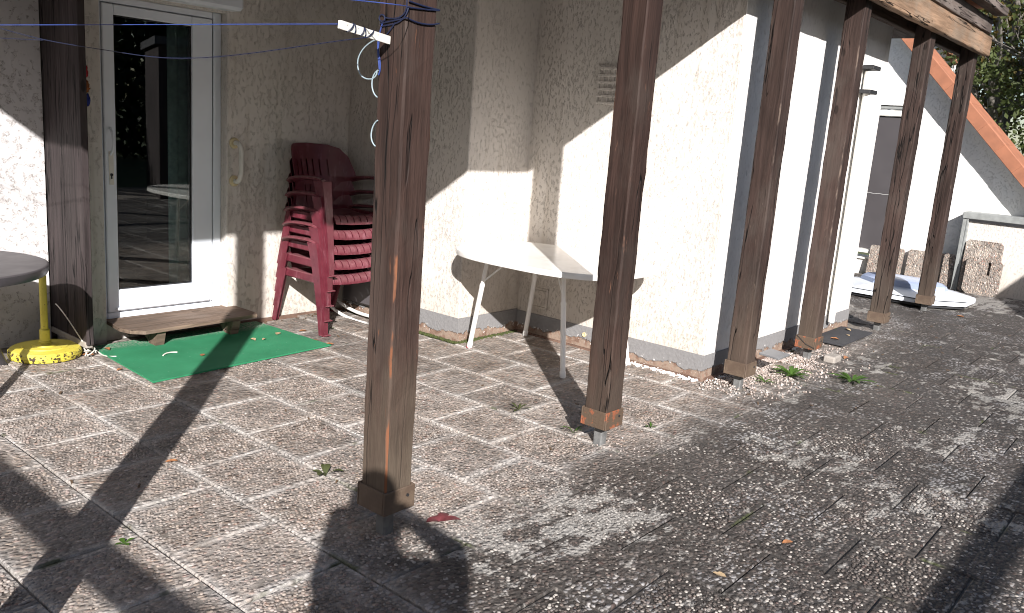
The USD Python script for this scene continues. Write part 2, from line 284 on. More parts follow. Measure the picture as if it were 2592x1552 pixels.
    g = Mat('bark'); p = g.pos(); g.done(g.mix(g.noise(g.scale(p, (1, 1, .2)), 14, 4, .7), (.06, .05, .042), (.22, .2, .175)), .9, g.bump(g.noise(p, 30, 4), .02))
special()

# ------------------------------------------------------------------ scene tree helpers
used = {}
def numbered(parent, name):
    k = (parent, name); n = used.get(k, 0); used[k] = n + 1
    return name if n == 0 else f'{name}_{n:03d}'
def tag(p, label=None, cat=None, group=None, kind=None):
    for k, v in (('label', label), ('category', cat), ('group', group), ('kind', kind)):
        if v: p.SetCustomDataByKey(k, v)
    return p
def thing(name, label=None, cat=None, loc=(0, 0, 0), rotz=0, group=None, kind=None, tilt=None):
    x = UsdGeom.Xform.Define(stage, '/World/' + numbered('/World', name))
    x.AddTranslateOp().Set(Gf.Vec3d(*map(float, loc)))
    if rotz: x.AddRotateZOp().Set(float(rotz))
    if tilt: x.AddRotateXYZOp().Set(Gf.Vec3f(*tilt))
    return tag(x.GetPrim(), label, cat, group, kind)
def part(parent, name, mesh, mat, smooth=30, uv=None, label=None, kind=None):
    base = str(parent.GetPath())
    pr = usdkit.mesh(stage, base + '/' + numbered(base, name), mesh, M[mat], smooth=smooth, uv=uv).GetPrim()
    return tag(pr, label, kind=kind)
def solo(name, mesh, mat, label=None, cat=None, group=None, kind=None, smooth=30, uv=None):
    return tag(usdkit.mesh(stage, '/World/' + numbered('/World', name), mesh, M[mat], smooth=smooth, uv=uv).GetPrim(), label, cat, group, kind)
def copy_of(src, name, label, cat, loc, rotz=0, group=None, tilt=None):
    t = thing(name, label, cat, loc, rotz, group, tilt=tilt)
    t.GetReferences().AddInternalReference(src.GetPath()); t.SetInstanceable(True); return t

# ------------------------------------------------------------------ shape helpers
def rbox(x0, x1, y0, y1, z0, z1, b=.004):
    b = min(b, .45 * (x1 - x0), .45 * (y1 - y0), .45 * (z1 - z0))
    if b <= 0: return trimesh.creation.box(bounds=[[x0, y0, z0], [x1, y1, z1]])
    v = []
    for x, sx in ((x0, 1), (x1, -1)):
        for y, sy in ((y0, 1), (y1, -1)):
            for z, sz in ((z0, 1), (z1, -1)):
                v += [[x, y + sy * b, z + sz * b], [x + sx * b, y, z + sz * b], [x + sx * b, y + sy * b, z]]
    return trimesh.convex.convex_hull(np.array(v))
def bx(x0, x1, y0, y1, z0, z1): return trimesh.creation.box(bounds=[[x0, y0, z0], [x1, y1, z1]])
def cat(*ms): return trimesh.util.concatenate(list(ms))
def tube(pts, r, n=8, closed=False, cap=True):
    P = np.array(pts, float); N = len(P)
    R = np.full(N, r, float) if np.ndim(r) == 0 else np.array(r, float)
    T = np.gradient(P, axis=0) if not closed else np.roll(P, -1, 0) - np.roll(P, 1, 0)
    T /= np.maximum(np.linalg.norm(T, axis=1, keepdims=True), 1e-9)
    u = np.cross(T[0], [0, 0, 1.0]);  u = np.cross(T[0], [1.0, 0, 0]) if np.linalg.norm(u) < 1e-3 else u
    u /= np.linalg.norm(u); rings = []
    for i in range(N):
        u = u - T[i] * (u @ T[i]); u /= max(np.linalg.norm(u), 1e-9); w = np.cross(T[i], u)
        a = np.arange(n) / n * 2 * np.pi
        rings.append(P[i] + R[i] * (np.outer(np.cos(a), u) + np.outer(np.sin(a), w)))
    V = np.vstack(rings); F = []
    for i in range(N if closed else N - 1):
        j = (i + 1) % N
        for k in range(n):
            l = (k + 1) % n; F += [[i * n + k, i * n + l, j * n + l], [i * n + k, j * n + l, j * n + k]]
    if cap and not closed:
        V = np.vstack([V, P[:1], P[-1:]]); a, b = len(V) - 2, len(V) - 1
        for k in range(n): F += [[a, (k + 1) % n, k], [b, (N - 1) * n + k, (N - 1) * n + (k + 1) % n]]
    return trimesh.Trimesh(V, F, process=False)
def spline(pts, n=24):
    from scipy.interpolate import CubicSpline
    P = np.array(pts, float); t = np.r_[0, np.cumsum(np.linalg.norm(np.diff(P, axis=0), axis=1))]
    return CubicSpline(t, P)(np.linspace(0, t[-1], n))
def loft(sections, closed_ends=True):
    S = np.array(sections, float); m_, n = S.shape[:2]; V = S.reshape(-1, 3); F = []
    for i in range(m_ - 1):
        for k in range(n):
            l = (k + 1) % n; F += [[i * n + k, i * n + l, (i + 1) * n + l], [i * n + k, (i + 1) * n + l, (i + 1) * n + k]]
    if closed_ends:
        V = np.vstack([V, S[0].mean(0), S[-1].mean(0)]); a, b = len(V) - 2, len(V) - 1
        for k in range(n): F += [[a, (k + 1) % n, k], [b, (m_ - 1) * n + k, (m_ - 1) * n + (k + 1) % n]]
    t = trimesh.Trimesh(V, F, process=False)
    if t.volume < 0: t.invert()
    return t
def extrude(poly, h):
    rings = [np.array(r.coords)[:-1] for g in getattr(poly, 'geoms', [poly]) for r in [g.exterior] + list(g.interiors)]
    mm = m3.Manifold.extrude(m3.CrossSection(rings, m3.FillRule.EvenOdd), h).to_mesh()
    return trimesh.Trimesh(mm.vert_properties[:, :3], mm.tri_verts, process=False)
def xb(x0, x1, y0, y1): return sbox(x0, y0, x1, y1)
def cyl(p0, p1, r, n=16): return tube([p0, p1], r, n)
def lathe(prof, n=40, loc=(0, 0, 0)):
    t = trimesh.creation.revolve(np.array(prof, float), sections=n); t.apply_translation(loc); return t
def leaf_cloud(centers, normals, size, rng, quad=((-.5, 0), (0, .28), (.5, 0), (0, -.28))):
    C = np.asarray(centers); n = len(C); Nn = normals / np.maximum(np.linalg.norm(normals, axis=1, keepdims=True), 1e-9)
    a = rng.normal(size=(n, 3)); u = a - Nn * (a * Nn).sum(1, keepdims=True); u /= np.linalg.norm(u, axis=1, keepdims=True); w = np.cross(Nn, u)
    s = (size * rng.uniform(.6, 1.4, n))[:, None]
    V = np.stack([C + s * (q[0] * u + q[1] * w) + s * .06 * (abs(q[0]) * 2 - .5) * Nn for q in quad], 1).reshape(-1, 3)
    k = np.arange(n)[:, None] * 4
    return (V, np.vstack([k + [0, 1, 2], k + [0, 2, 3]]))
def project(p):
    q = np.array(p, float) - [0, 0, EYE]; z = q @ FWD
    return (IMG_W / 2 + F_PX * (q @ RIGHT) / z, IMG_H / 2 + F_PX * (q @ DOWN) / z, z)

# ------------------------------------------------------------------ the ground: lawn sheet and slab paving
gs = np.linspace(-1, 1, 41); gx, gy = np.meshgrid(np.sign(gs) * np.abs(gs) ** 3 * 900, np.sign(gs) * np.abs(gs) ** 3 * 900)
gv = np.stack([gx.ravel(), gy.ravel(), np.full(gx.size, -.07)], 1); i = np.arange(40)[:, None] * 41 + np.arange(40); i = i.ravel()
solo('ground', (gv, np.stack([i, i + 1, i + 42, i + 41], 1)), 'lawn', kind='structure')

patio = thing('patio', kind='structure')
part(patio, 'joint_bed', bx(-4.5, 11.1, -4.0, 5.36, -.066, -.012), 'bed_sand', smooth=False)
PITCH_S, GAP, T0 = .402, .007, .04
def slab_mesh(x0, x1, y0, y1, rng):
    c = .005; zt = rng.normal(0, .0016); tx, ty = rng.normal(0, .004, 2)
    x0 += rng.normal(0, .001); y0 += rng.normal(0, .001); cx, cy = (x0 + x1) / 2, (y0 + y1) / 2
    def ring(ins, z): return [[x0 + ins, y0 + ins, z], [x1 - ins, y0 + ins, z], [x1 - ins, y1 - ins, z], [x0 + ins, y1 - ins, z]]
    V = np.array(ring(c, 0) + ring(0, -c) + ring(0, -T0)); V[:8, 2] += zt + tx * (V[:8, 0] - cx) + ty * (V[:8, 1] - cy)
    F = [[0, 1, 2], [0, 2, 3]]
    for r in (0, 4):
        for k in range(4):
            l = (k + 1) % 4; F += [[r + 4 + k, r + 4 + l, r + l], [r + 4 + k, r + l, r + k]]
    uv = np.stack([(V[:, 0] - x0) / (x1 - x0), (V[:, 1] - y0) / (y1 - y0)], 1)
    return V, np.array(F), uv
def taken(x, y):
    return (x > 4.82 and x < 7.46 and y > 2.38) or (x > 4.2 and x < 4.9 and y > 3.92) or y > 5.15 and x > 2.1
cells = []
for ix in range(-14, 26):
    for iy in range(-12, 16):
        x0 = 1.318 + ix * PITCH_S; y0 = 2.475 + iy * PITCH_S + (PITCH_S / 2 if ix % 2 else 0)
        x1, y1 = x0 + PITCH_S - GAP, y0 + PITCH_S - GAP
        if y0 < -3.6 or y1 > 5.6 or x0 > 10.7: continue
        # trimmed where a wall stands
        if x0 < 4.79 < x1 and y1 > 2.36: x1 = 4.79
        if x0 > 4.4 and x1 > 4.80 and x0 < 7.5 and y0 < 2.34 < y1: y1 = 2.34
        if 4.15 < x1 and x0 < 4.8 and y0 < 3.88 < y1: y1 = 3.88
        if x0 < 4.16 < x1 and y1 > 3.9: x1 = 4.16
        if y1 > 5.13 and x1 > 2.1: y1 = 5.13
        if x1 - x0 < .08 or y1 - y0 < .08 or taken((x0 + x1) / 2, (y0 + y1) / 2): continue
        px, py, z = project([(x0 + x1) / 2, (y0 + y1) / 2, 0])
        vis = z > .3 and -160 < px < IMG_W + 160 and 0 < py < IMG_H + 170
        cells.append((z if vis else 1e6 + abs(x0) + abs(y0), vis, (x0, x1, y0, y1)))
cells.sort(key=lambda c: c[0])
restV, restF, restU, nslab = [], [], [], 0
for d, vis, c in cells:
    V, F, uv = slab_mesh(*c, RNG)
    if vis and nslab < 300: part(patio, 'slab', (V, F), 'aggregate_slab', smooth=False, uv=uv); nslab += 1
    else: restF.append(F + sum(map(len, restV))); restV.append(V); restU.append(uv)
peb = trimesh.creation.icosphere(subdivisions=1, radius=1.0)
pi_ = UsdGeom.PointInstancer.Define(stage, '/World/patio/pebbles'); tag(pi_.GetPrim(), 'rounded pebbles standing proud of the nearest slabs', kind='stuff')
pm_ = usdkit.mesh(stage, '/World/patio/pebbles/pebble', peb, M['aggregate_pebble'], smooth=True)
pp_, ps_, pq_ = [], [], []; rngp = np.random.default_rng(31)
for d, vis, (x0, x1, y0, y1) in cells:
    if not vis or d > 4.9: continue
    sp_ = .0142; nx, ny = int((x1 - x0 - .02) / sp_), int((y1 - y0 - .02) / sp_)
    if nx < 1 or ny < 1: continue
    gx_, gy_ = np.meshgrid(np.linspace(x0 + .011, x1 - .011, nx), np.linspace(y0 + .011, y1 - .011, ny)); gx_[1::2] += sp_ / 2
    a = np.stack([gx_.ravel(), gy_.ravel()], 1) + rngp.normal(0, .0026, (nx * ny, 2)); a = a[(a[:, 0] > x0 + .017) & (a[:, 0] < x1 - .017) & (a[:, 1] > y0 + .017) & (a[:, 1] < y1 - .017)]
    keep = rngp.random(len(a)) < .80 - .35 * np.clip((d - 3.6) / 1.3, 0, 1); a = a[keep]; k = len(a)
    r_ = rngp.uniform(.0042, .0082, k); el = rngp.uniform(.65, 1.0, k); th = rngp.uniform(0, math.pi, k)
    pp_ += [Gf.Vec3f(float(u), float(w_), float(h_)) for (u, w_), h_ in zip(a, rngp.normal(-.0008, .0007, k))]
    ps_ += [Gf.Vec3f(float(q_), float(q_ * e_), float(q_ * .52)) for q_, e_ in zip(r_, el)]
    pq_ += [Gf.Quath(float(math.cos(t_ / 2)), 0, 0, float(math.sin(t_ / 2))) for t_ in th]
pi_.CreatePrototypesRel().AddTarget(pm_.GetPath()); pi_.CreateProtoIndicesAttr(Vt.IntArray([0] * len(pp_))); pi_.CreatePositionsAttr(Vt.Vec3fArray(pp_)); pi_.CreateScalesAttr(Vt.Vec3fArray(ps_)); pi_.CreateOrientationsAttr(Vt.QuathArray(pq_))
print('pebbles', len(pp_))
part(patio, 'outer_slabs', (np.vstack(restV), np.vstack(restF)), 'aggregate_slab', smooth=False, uv=np.vstack(restU), kind='stuff')

# ------------------------------------------------------------------ the house
house = thing('house', 'rendered house with white glazed door, projecting bay and grey painted plinth', 'house')
Zt = 2.62
part(house, 'wall', bx(-3.5, 2.10, 5.35, 5.6, -.05, Zt), 'plaster_white', smooth=False, label='bright rough rendered wall left of the brown panel')
part(house, 'wall', bx(2.14, 2.342, 5.14, 5.36, -.05, Zt), 'plaster_cream', smooth=False, label='narrow pier left of the door')
part(house, 'wall', rbox(3.164, 4.30, 5.14, 5.36, -.05, Zt, .006), 'plaster_cream', smooth=False, label='wall right of the door behind the chairs')
part(house, 'wall', bx(2.342, 3.164, 5.16, 5.36, 2.06, Zt), 'plaster_cream', smooth=False)
part(house, 'wall', rbox(4.18, 4.9, 3.9, 5.3, -.05, Zt, .006), 'plaster_cream', smooth=False, label='projecting bay beside the white table')
part(house, 'wall', rbox(4.813, 7.47, 2.36, 9, -.05, Zt, .008), 'plaster_cream', smooth=False, label='corner block with vent grille')
part(house, 'wall', bx(2.342, 3.164, 5.20, 5.36, -.05, .118), 'curb_white', smooth=False, label='white painted sill under the door')
# a dim room behind the door
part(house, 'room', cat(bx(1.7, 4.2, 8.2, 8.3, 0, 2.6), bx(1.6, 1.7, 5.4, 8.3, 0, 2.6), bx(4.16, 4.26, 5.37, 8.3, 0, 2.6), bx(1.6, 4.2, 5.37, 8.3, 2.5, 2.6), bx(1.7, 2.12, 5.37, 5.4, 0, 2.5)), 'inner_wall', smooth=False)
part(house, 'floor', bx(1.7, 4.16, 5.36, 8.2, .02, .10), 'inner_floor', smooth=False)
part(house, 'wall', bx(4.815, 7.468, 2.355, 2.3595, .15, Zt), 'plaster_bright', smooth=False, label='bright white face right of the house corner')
part(house, 'plinth', bx(4.172, 4.181, 3.892, 5.14, -.03, .168), 'plinth_paint', smooth=False)
part(house, 'plinth', bx(4.181, 4.806, 3.892, 3.9, -.03, .168), 'plinth_paint', smooth=False)
part(house, 'plinth', bx(4.805, 4.814, 2.352, 3.892, -.03, .160), 'plinth_paint', smooth=False)
part(house, 'plinth', bx(4.814, 7.475, 2.348, 2.3545, -.03, .160), 'plinth_paint', smooth=False)
part(house, 'edging_strip', bx(4.778, 4.804, 2.36, 3.88, -.02, .012), 'terracotta', smooth=False)
part(house, 'edging_strip', bx(3.18, 4.15, 5.112, 5.137, -.02, .012), 'terracotta', smooth=False)
part(house, 'edging_strip', bx(4.83, 7.4, 2.315, 2.349, -.02, .012), 'terracotta', smooth=False)
# the roof over the terrace, its boards and rafters
for k in range(27):
    y0 = 2.20 + k * .118
    part(house, 'roof_board', bx(.17, 9.2, y0, y0 + .112, 2.63, 2.66), 'dark_wood', smooth=False)
for k, x in enumerate(np.arange(.25, 9.2, .745)): part(house, 'rafter', bx(x, x + .06, 2.22 if x < 1.2 else 2.09, 5.35, 2.665, 2.80), 'dark_wood', smooth=False)
part(house, 'roof', bx(-.02, 9.24, 2.02, 9.4, 2.90, 2.94), 'roof_tile', smooth=False)
part(house, 'roof', bx(.17, 9.2, 2.3, 9.4, 2.805, 2.89), 'dark_gap', smooth=False)

# door
FY = 5.222
door = thing('glazed_door', 'white plastic door with full-height glass pane and shutter box above', 'door')
def dpart(n, *b, mat='pvc_white', bev=.005, **k): return part(door, n, rbox(*b, bev), mat, smooth=False, **k)
dpart('frame', 2.345, 2.385, FY - .005, 5.30, .118, 2.06); dpart('frame', 3.105, 3.163, FY - .012, 5.30, .118, 2.06)
dpart('frame', 2.386, 3.104, FY - .005, 5.30, 2.02, 2.06); dpart('threshold', 2.386, 3.104, FY - .008, 5.30, .118, .158)
dpart('stile', 2.389, 2.457, FY - .016, 5.27, .163, 2.014); dpart('stile', 2.955, 3.096, FY - .016, 5.27, .163, 2.014)
dpart('rail', 2.458, 2.954, FY - .016, 5.27, .163, .302); dpart('rail', 2.458, 2.954, FY - .016, 5.27, 1.955, 2.014)
dpart('drip_bar', 2.43, 3.07, FY - .034, FY - .0165, .172, .192, bev=.006)
dpart('glass_pane', 2.458, 2.954, FY + .006, FY + .010, .303, 1.954, mat='door_glass', bev=0)
for b in ((2.457, 2.464, FY - .001, FY + .005, .303, 1.954), (2.948, 2.955, FY - .001, FY + .005, .303, 1.954), (2.465, 2.947, FY - .001, FY + .005, .303, .310), (2.465, 2.947, FY - .001, FY + .005, 1.947, 1.954)): dpart('gasket', *b, mat='gasket', bev=0)
dpart('gap_seal', 3.0975, 3.104, FY - .004, FY + .01, .163, 2.014, mat='gasket', bev=0)
dpart('shutter_box', 2.30, 3.22, 5.03, 5.22, 2.075, 2.33, bev=.02)
lk = part(door, 'lock_plate', rbox(2.408, 2.438, FY - .020, FY - .0165, .96, 1.16, .002), 'handle_white', smooth=False)
part(door, 'pull_handle', tube(spline([(2.42, FY - .02, 1.30), (2.42, FY - .045, 1.27), (2.42, FY - .045, 1.17), (2.42, FY - .02, 1.14)], 14), .007, 8), 'pvc_white')
part(door, 'keyhole', cat(cyl((2.423, FY - .0225, 1.02), (2.423, FY - .0200, 1.02), .009), bx(2.419, 2.427, FY - .0222, FY - .0203, .995, 1.015)), 'gasket', smooth=False)
cs = np.linspace(2.90, 3.12, 60); cz = [.14, 1.0, 2.0]
cv = np.array([[x, 5.42 + .025 * math.sin((x - 2.9) * 90), z] for z in cz for x in cs]); ci = [[r * 60 + k, r * 60 + k + 1, (r + 1) * 60 + k + 1, (r + 1) * 60 + k] for r in range(2) for k in range(59)]
solo('curtain', (cv, np.array(ci)), 'curtain', 'pale teal curtain hanging behind the right edge of the door glass', 'curtain', smooth=True)

# brown panel standing out from the wall
pn = thing('side_panel', 'dark brown panel standing out from the wall left of the door', 'panel')
part(pn, 'board', rbox(2.105, 2.138, 4.875, 5.349, .085, 2.55, .003), 'panel_brown', smooth=False)
part(pn, 'edge_trim', rbox(2.100, 2.1395, 4.86, 4.8745, .07, 2.56, .003), 'panel_brown', smooth=False)
part(pn, 'bottom_rail', rbox(2.10, 2.14, 4.876, 5.349, .05, .0845, .003), 'concrete', smooth=False)

# grab handle, vent, cover plates
gh = thing('grab_handle', 'cream plastic grab handle with two round rosettes right of the door', 'handle')
for z in (1.241, .99): part(gh, 'rosette', lathe([(0, 0), (.037, 0), (.036, .008), (.028, .014), (0, .015)], 24).apply_transform(trimesh.transformations.rotation_matrix(math.pi / 2, [1, 0, 0])).apply_translation((3.216, 5.14, z)), 'cream_plastic')
part(gh, 'bar', tube(spline([(3.216, 5.13, 1.241), (3.222, 5.095, 1.238), (3.228, 5.078, 1.205), (3.229, 5.075, 1.115), (3.228, 5.078, 1.026), (3.222, 5.095, .993), (3.216, 5.13, .99)], 40), .0155, 12), 'handle_white')
vg = thing('vent_grille', 'painted vent grille of small square holes on the wall by the second post', 'vent')
part(vg, 'plate', bx(4.803, 4.811, 3.13, 3.36, 1.665, 1.925), 'plaster_cream', smooth=False)
for a in range(6): part(vg, 'slat', rbox(4.793, 4.8028, 3.14, 3.35, 1.675 + a * .044, 1.692 + a * .044, .002), 'plaster_cream', smooth=False)
for a in range(6): part(vg, 'bar', rbox(4.795, 4.8025, 3.145 + a * .038, 3.156 + a * .038, 1.67, 1.92, .002), 'plaster_cream', smooth=False)
cp = thing('cover_plate', 'small rectangular cover plate on the wall under the white table', 'cover plate')
part(cp, 'frame', cat(rbox(4.800, 4.8125, 3.62, 3.78, .205, .222, .002), rbox(4.800, 4.8125, 3.62, 3.78, .343, .360, .002), rbox(4.800, 4.8125, 3.62, 3.637, .2225, .3425, .002), rbox(4.800, 4.8125, 3.763, 3.78, .2225, .3425, .002)), 'plaster_cream', smooth=False)
part(cp, 'lid', rbox(4.804, 4.8125, 3.638, 3.762, .2235, .3415, .002), 'plaster_cream', smooth=False)
solo('round_vent', lathe([(0, 0), (.016, 0), (.016, .008), (.011, .009), (.010, .003), (0, .003)], 20).apply_transform(trimesh.transformations.rotation_matrix(-math.pi / 2, [0, 1, 0])).apply_translation((4.804, 3.27, .102)), 'cream_plastic', 'tiny round cream vent cap in the plinth near the second post', 'vent cap')
dpipe = thing('drain_pipe', 'thin white drainpipe with dark brackets at the far end of the white wall', 'pipe')
part(dpipe, 'pipe', tube([(6.92, 2.305, .12), (6.92, 2.305, 1.95)], .026, 12), 'old_white'); part(dpipe, 'pipe', tube([(6.99, 2.325, .12), (6.99, 2.325, 2.0)], .02, 10), 'old_white')
part(dpipe, 'head', tube([(6.92, 2.305, 1.95), (6.92, 2.305, 2.10)], .035, 12), 'old_white')
for z in (1.935, 2.115): part(dpipe, 'bracket', cat(rbox(6.86, 7.03, 2.26, 2.345, z, z + .03, .004)), 'gasket', smooth=False)

# ------------------------------------------------------------------ pergola posts and beams
YF, PW = 2.07, .13
def post_mesh(x0, y0, z0, z1, w, seed):
    rng = np.random.default_rng(seed); c = .007
    loop = [(c, 0), (w - c, 0), (w, c), (w, w - c), (w - c, w), (c, w), (0, w - c), (0, c), (c, 0)]
    # u runs round the post: whole numbers are the four edges
    us = [.03, .97, 1.03, 1.97, 2.03, 2.97, 3.03, 3.97, 4.03]
    n = 28; zs = np.linspace(z0, z1, n); V, U = [], []
    off = rng.normal(0, .0012, (n, 9, 2)); off[:, 8] = off[:, 0]
    for k, z in enumerate(zs):
        for q, (x, y) in enumerate(loop): V.append([x0 + x + off[k, q, 0], y0 + y + off[k, q, 1], z]); U.append([us[q], z])
    F = []
    for k in range(n - 1):
        for q in range(8): a = k * 9 + q; F += [[a, a + 1, a + 10], [a, a + 10, a + 9]]
    b = len(V); V += [[x0 + w / 2, y0 + w / 2, z0], [x0 + w / 2, y0 + w / 2, z1]]; U += [[.5, z0], [.5, z1]]
    for q in range(8): F += [[b, q + 1, q], [b + 1, (n - 1) * 9 + q, (n - 1) * 9 + q + 1]]
    return np.array(V), np.array(F), np.array(U)
posts = [(.52, 'wooden post standing out of frame left of the green mat', .1, 0), (1.898, 'nearest brown post with bright orange worn edge and cords tied round its top', .105, 1), (3.287, 'brown post in front of the white table, its collar flaking to orange', .10, 2), (4.813, 'brown post just in front of the house corner, plain tan collar', .085, 3), (5.94, 'brown post whose tan collar has a diagonal crack, above the gravel', .085, 4), (7.525, 'brown post behind the black square pad, collar plain', .075, 5), (8.988, 'farthest brown post standing by the skylight dome', .07, 6)]
for x, lab, zb, k in posts:
    t = thing('wooden_post', lab, 'post', (x, YF, 0))
    V, F, U = post_mesh(0, 0, zb + .01, 3.1 if k == 0 else 2.628, PW, 50 + k)
    part(t, 'shaft', (V, F), 'post_wood' if k == 1 else 'post_wood_two' if k == 2 else 'post_wood_plain', smooth=False, uv=U)
    e = .009; h = .088
    bands = [(-e, PW + e, -e, -.0005), (-e, PW + e, PW + .0005, PW + e), (-e, -.0005, 0, PW), (PW + .0005, PW + e, 0, PW)]
    part(t, 'collar', cat(*[rbox(a, b, c, d, zb, zb + h, .0025) for a, b, c, d in bands]), 'rusty_collar' if k in (2, 4) else 'collar_tan', smooth=False, label='collar flaking to orange' if k in (2, 4) else None)
    part(t, 'screw', cat(*[cyl((PW - .03, -e - .004, zb + .055), (PW - .03, -e + .002, zb + .055), .006, 8)]), 'gasket')
    if k == 4: part(t, 'crack', tube([(-e - .001, PW, zb + .088), (-e - .001, .06, zb + .035), (-e - .001, -.005, zb + .016)], .0035, 5), 'dark_gap')
    part(t, 'foot', rbox(.040, .090, .040, .090, -.03, zb + .012, .006), 'foot_grey', smooth=False)
def beam(name, lab, mat, x0, x1, y0, y1, z0, z1, seed):
    n = 60; rng = np.random.default_rng(seed); xs = np.linspace(x0, x1, n); c = .006; sec = []
    for k, x in enumerate(xs):
        j = rng.normal(0, .0012, (8, 2)); pts = [(y0 + c, z0), (y1 - c, z0), (y1, z0 + c), (y1, z1 - c), (y1 - c, z1), (y0 + c, z1), (y0, z1 - c), (y0, z0 + c)]
        sec.append([[x, a + j[q, 0], b + j[q, 1]] for q, (a, b) in enumerate(pts)])
    return solo(name, loft(sec), mat, lab, 'beam', smooth=False)
beam('pergola_beam', 'long light brown knotty beam carried across the fronts of the posts', 'beam_wood', 1.22, 9.24, 2.0, 2.062, 2.465, 2.642, 1)
beam('pergola_beam', 'weathered grey board laid along the top of the light brown beam', 'grey_wood', 1.22, 9.24, 2.02, 2.062, 2.668, 2.80, 2)
beam('pergola_beam', 'topmost grey roof-edge board overhanging the beams', 'grey_wood', 1.22, 9.24, 1.905, 2.015, 2.825, 2.895, 3)
beam('pergola_beam', 'dark inner beam behind the post tops under the roof', 'dark_wood', 1.22, 9.24, 2.205, 2.265, 2.46, 2.625, 4)
for x, y0, y1, k in ((-1.114, -2.1, 2.0, 5),):
    solo('frame_beam', bx(x, x + .10, y0, y1, 1.60, 1.665), 'dark_wood', 'high rail left of the viewer that throws the wide stripe on the slabs', 'beam', smooth=False)
solo('frame_beam', bx(-1.013, 4.2, -1.981, -1.88, 1.60, 1.665), 'dark_wood', 'high rail behind the viewer that throws the stripe at lower right', 'beam', smooth=False)
for k, (x, y) in enumerate(((-1.114, -1.98), (-1.114, 1.88), (4.08, -1.98))): solo('frame_post', bx(x, x + .1, y, y + .1, -.03, 1.598), 'dark_wood', ['corner timber behind the viewer where both high rails meet', 'timber left of the viewer under the free end of its high rail', 'timber far right behind the viewer under the high rail'][k], 'post', smooth=False)

# ------------------------------------------------------------------ the gabled wing, parapet, neighbours
wing = thing('gabled_wing', 'bright white gabled wing with orange verge tiles and a closed dark shutter', 'house')
WX = 11.2; rk = lambda y: 2.215 + (y - 2.71) * 1.03
gp = Polygon([(1.1, -.05), (7.0, -.05), (7.0, rk(5.6) - 1.4), (5.6, rk(5.6)), (1.1, rk(1.1))])
win = xb(3.16, 4.4, .19, 2.09)
gm = extrude(gp.difference(win), .3); gm.vertices = np.stack([WX + gm.vertices[:, 2], gm.vertices[:, 0], gm.vertices[:, 1]], 1); gm.fix_normals()
part(wing, 'wall', gm, 'plaster_smooth', smooth=False)
part(wing, 'shutter', bx(WX + .07, WX + .09, 3.16, 4.4, 1.004, 1.96), 'dark_shutter', smooth=False); part(wing, 'shutter', bx(WX + .068, WX + .09, 3.16, 4.4, .30, 1.0), 'dark_shutter', smooth=False)
part(wing, 'lintel', rbox(WX + .02, WX + .10, 3.16, 4.4, 2.045, 2.09, .004), 'cap_sheet', smooth=False)
part(wing, 'lintel', rbox(WX + .04, WX + .10, 3.16, 4.4, 1.962, 2.03, .004), 'old_white', smooth=False)
part(wing, 'sill', rbox(WX - .05, WX + .1, 3.14, 4.42, .255, .297, .004), 'old_white', smooth=False); part(wing, 'sill', rbox(WX - .03, WX + .05, 3.14, 4.42, .17, .189, .004), 'old_white', smooth=False)
ang = math.atan(1.03); ux = np.array([0, math.cos(ang), math.sin(ang)]); un = np.array([0, -math.sin(ang), math.cos(ang)])
def rake_box(s0, s1, x0, x1, n0, n1, b=.006):
    q = rbox(x0, x1, s0, s1, n0, n1, b); v = q.vertices; q.vertices = np.array([0, 2.71, 2.215]) + v[:, :1] * [1, 0, 0] + v[:, 1:2] * ux + v[:, 2:3] * un; return q
for k in range(22):
    s0 = -2.35 + k * .303; j_ = .004 * (k % 2); part(wing, 'verge_tile', cat(rake_box(s0, s0 + .312, WX - .235 - j_, WX - .212, -.02, .115, .005), rake_box(s0, s0 + .312, WX - .2119, WX + .33, .088 + j_, .115 + j_, .005)), 'verge_tile', smooth=False)
part(wing, 'soffit', rake_box(-2.3, 4.2, WX - .211, WX - .001, .0, .06, .003), 'old_white', smooth=False)

par = thing('parapet_wall', 'low cream wall with grey sheet metal cap in front of the white gable', 'wall')
part(par, 'wall', bx(10.95, 11.19, -4.2, 2.26, -.05, .845), 'plaster_cream', smooth=False)
part(par, 'cap', rbox(10.915, 11.195, -4.2, 2.335, .838, .915, .006), 'cap_sheet', smooth=False); part(par, 'drip_edge', bx(10.922, 10.934, -4.2, 2.262, .815, .8375), 'gasket', smooth=False)
part(par, 'corner_trim', cat(rbox(10.925, 11.195, 2.262, 2.285, -.03, .8375, .003), rbox(10.93, 11.0, 2.2865, 2.33, -.03, .8375, .004)), 'cap_sheet', smooth=False)

def aslab(label, loc, w, h, rot, lean, notch=None, clip=.02):
    P = Polygon([(0, clip), (clip, 0), (w - clip, 0), (w, clip), (w, h - clip), (w - clip, h), (clip, h), (0, h - clip)])
    if notch: P = P.difference(sbox(*notch))
    q = extrude(P, .045); v = q.vertices.copy(); q.vertices = np.stack([v[:, 2], -v[:, 0], v[:, 1]], 1); q.fix_normals()
    q.apply_transform(trimesh.transformations.rotation_matrix(math.radians(lean), [0, 1, 0])); q.apply_transform(trimesh.transformations.rotation_matrix(math.radians(rot), [0, 0, 1])); q.apply_translation(loc)
    return solo('paving_slab', q, 'aggregate_loose', label, 'paving slab', smooth=False)
aslab('loose slab leaning on the white gable, left of the others and partly behind a post', (11.08, 3.36, 0), .40, .375, 0, 8)
aslab('loose slab leaning on the white gable, middle one behind the farthest post', (11.07, 2.90, 0), .46, .385, 3, 9)
aslab('thin loose slab edge-on beside the left end of the low wall', (10.99, 2.48, 0), .15, .40, -6, 5)
aslab('tall loose slab leaning on the low cream wall', (10.86, 2.245, 0), .385, .61, 0, 5, None, .035)
aslab('loose slab with a slot cut in it leaning before the tall one', (10.80, 2.19, 0), .37, .425, 0, 5, (.225, .235, .255, .38), .05)

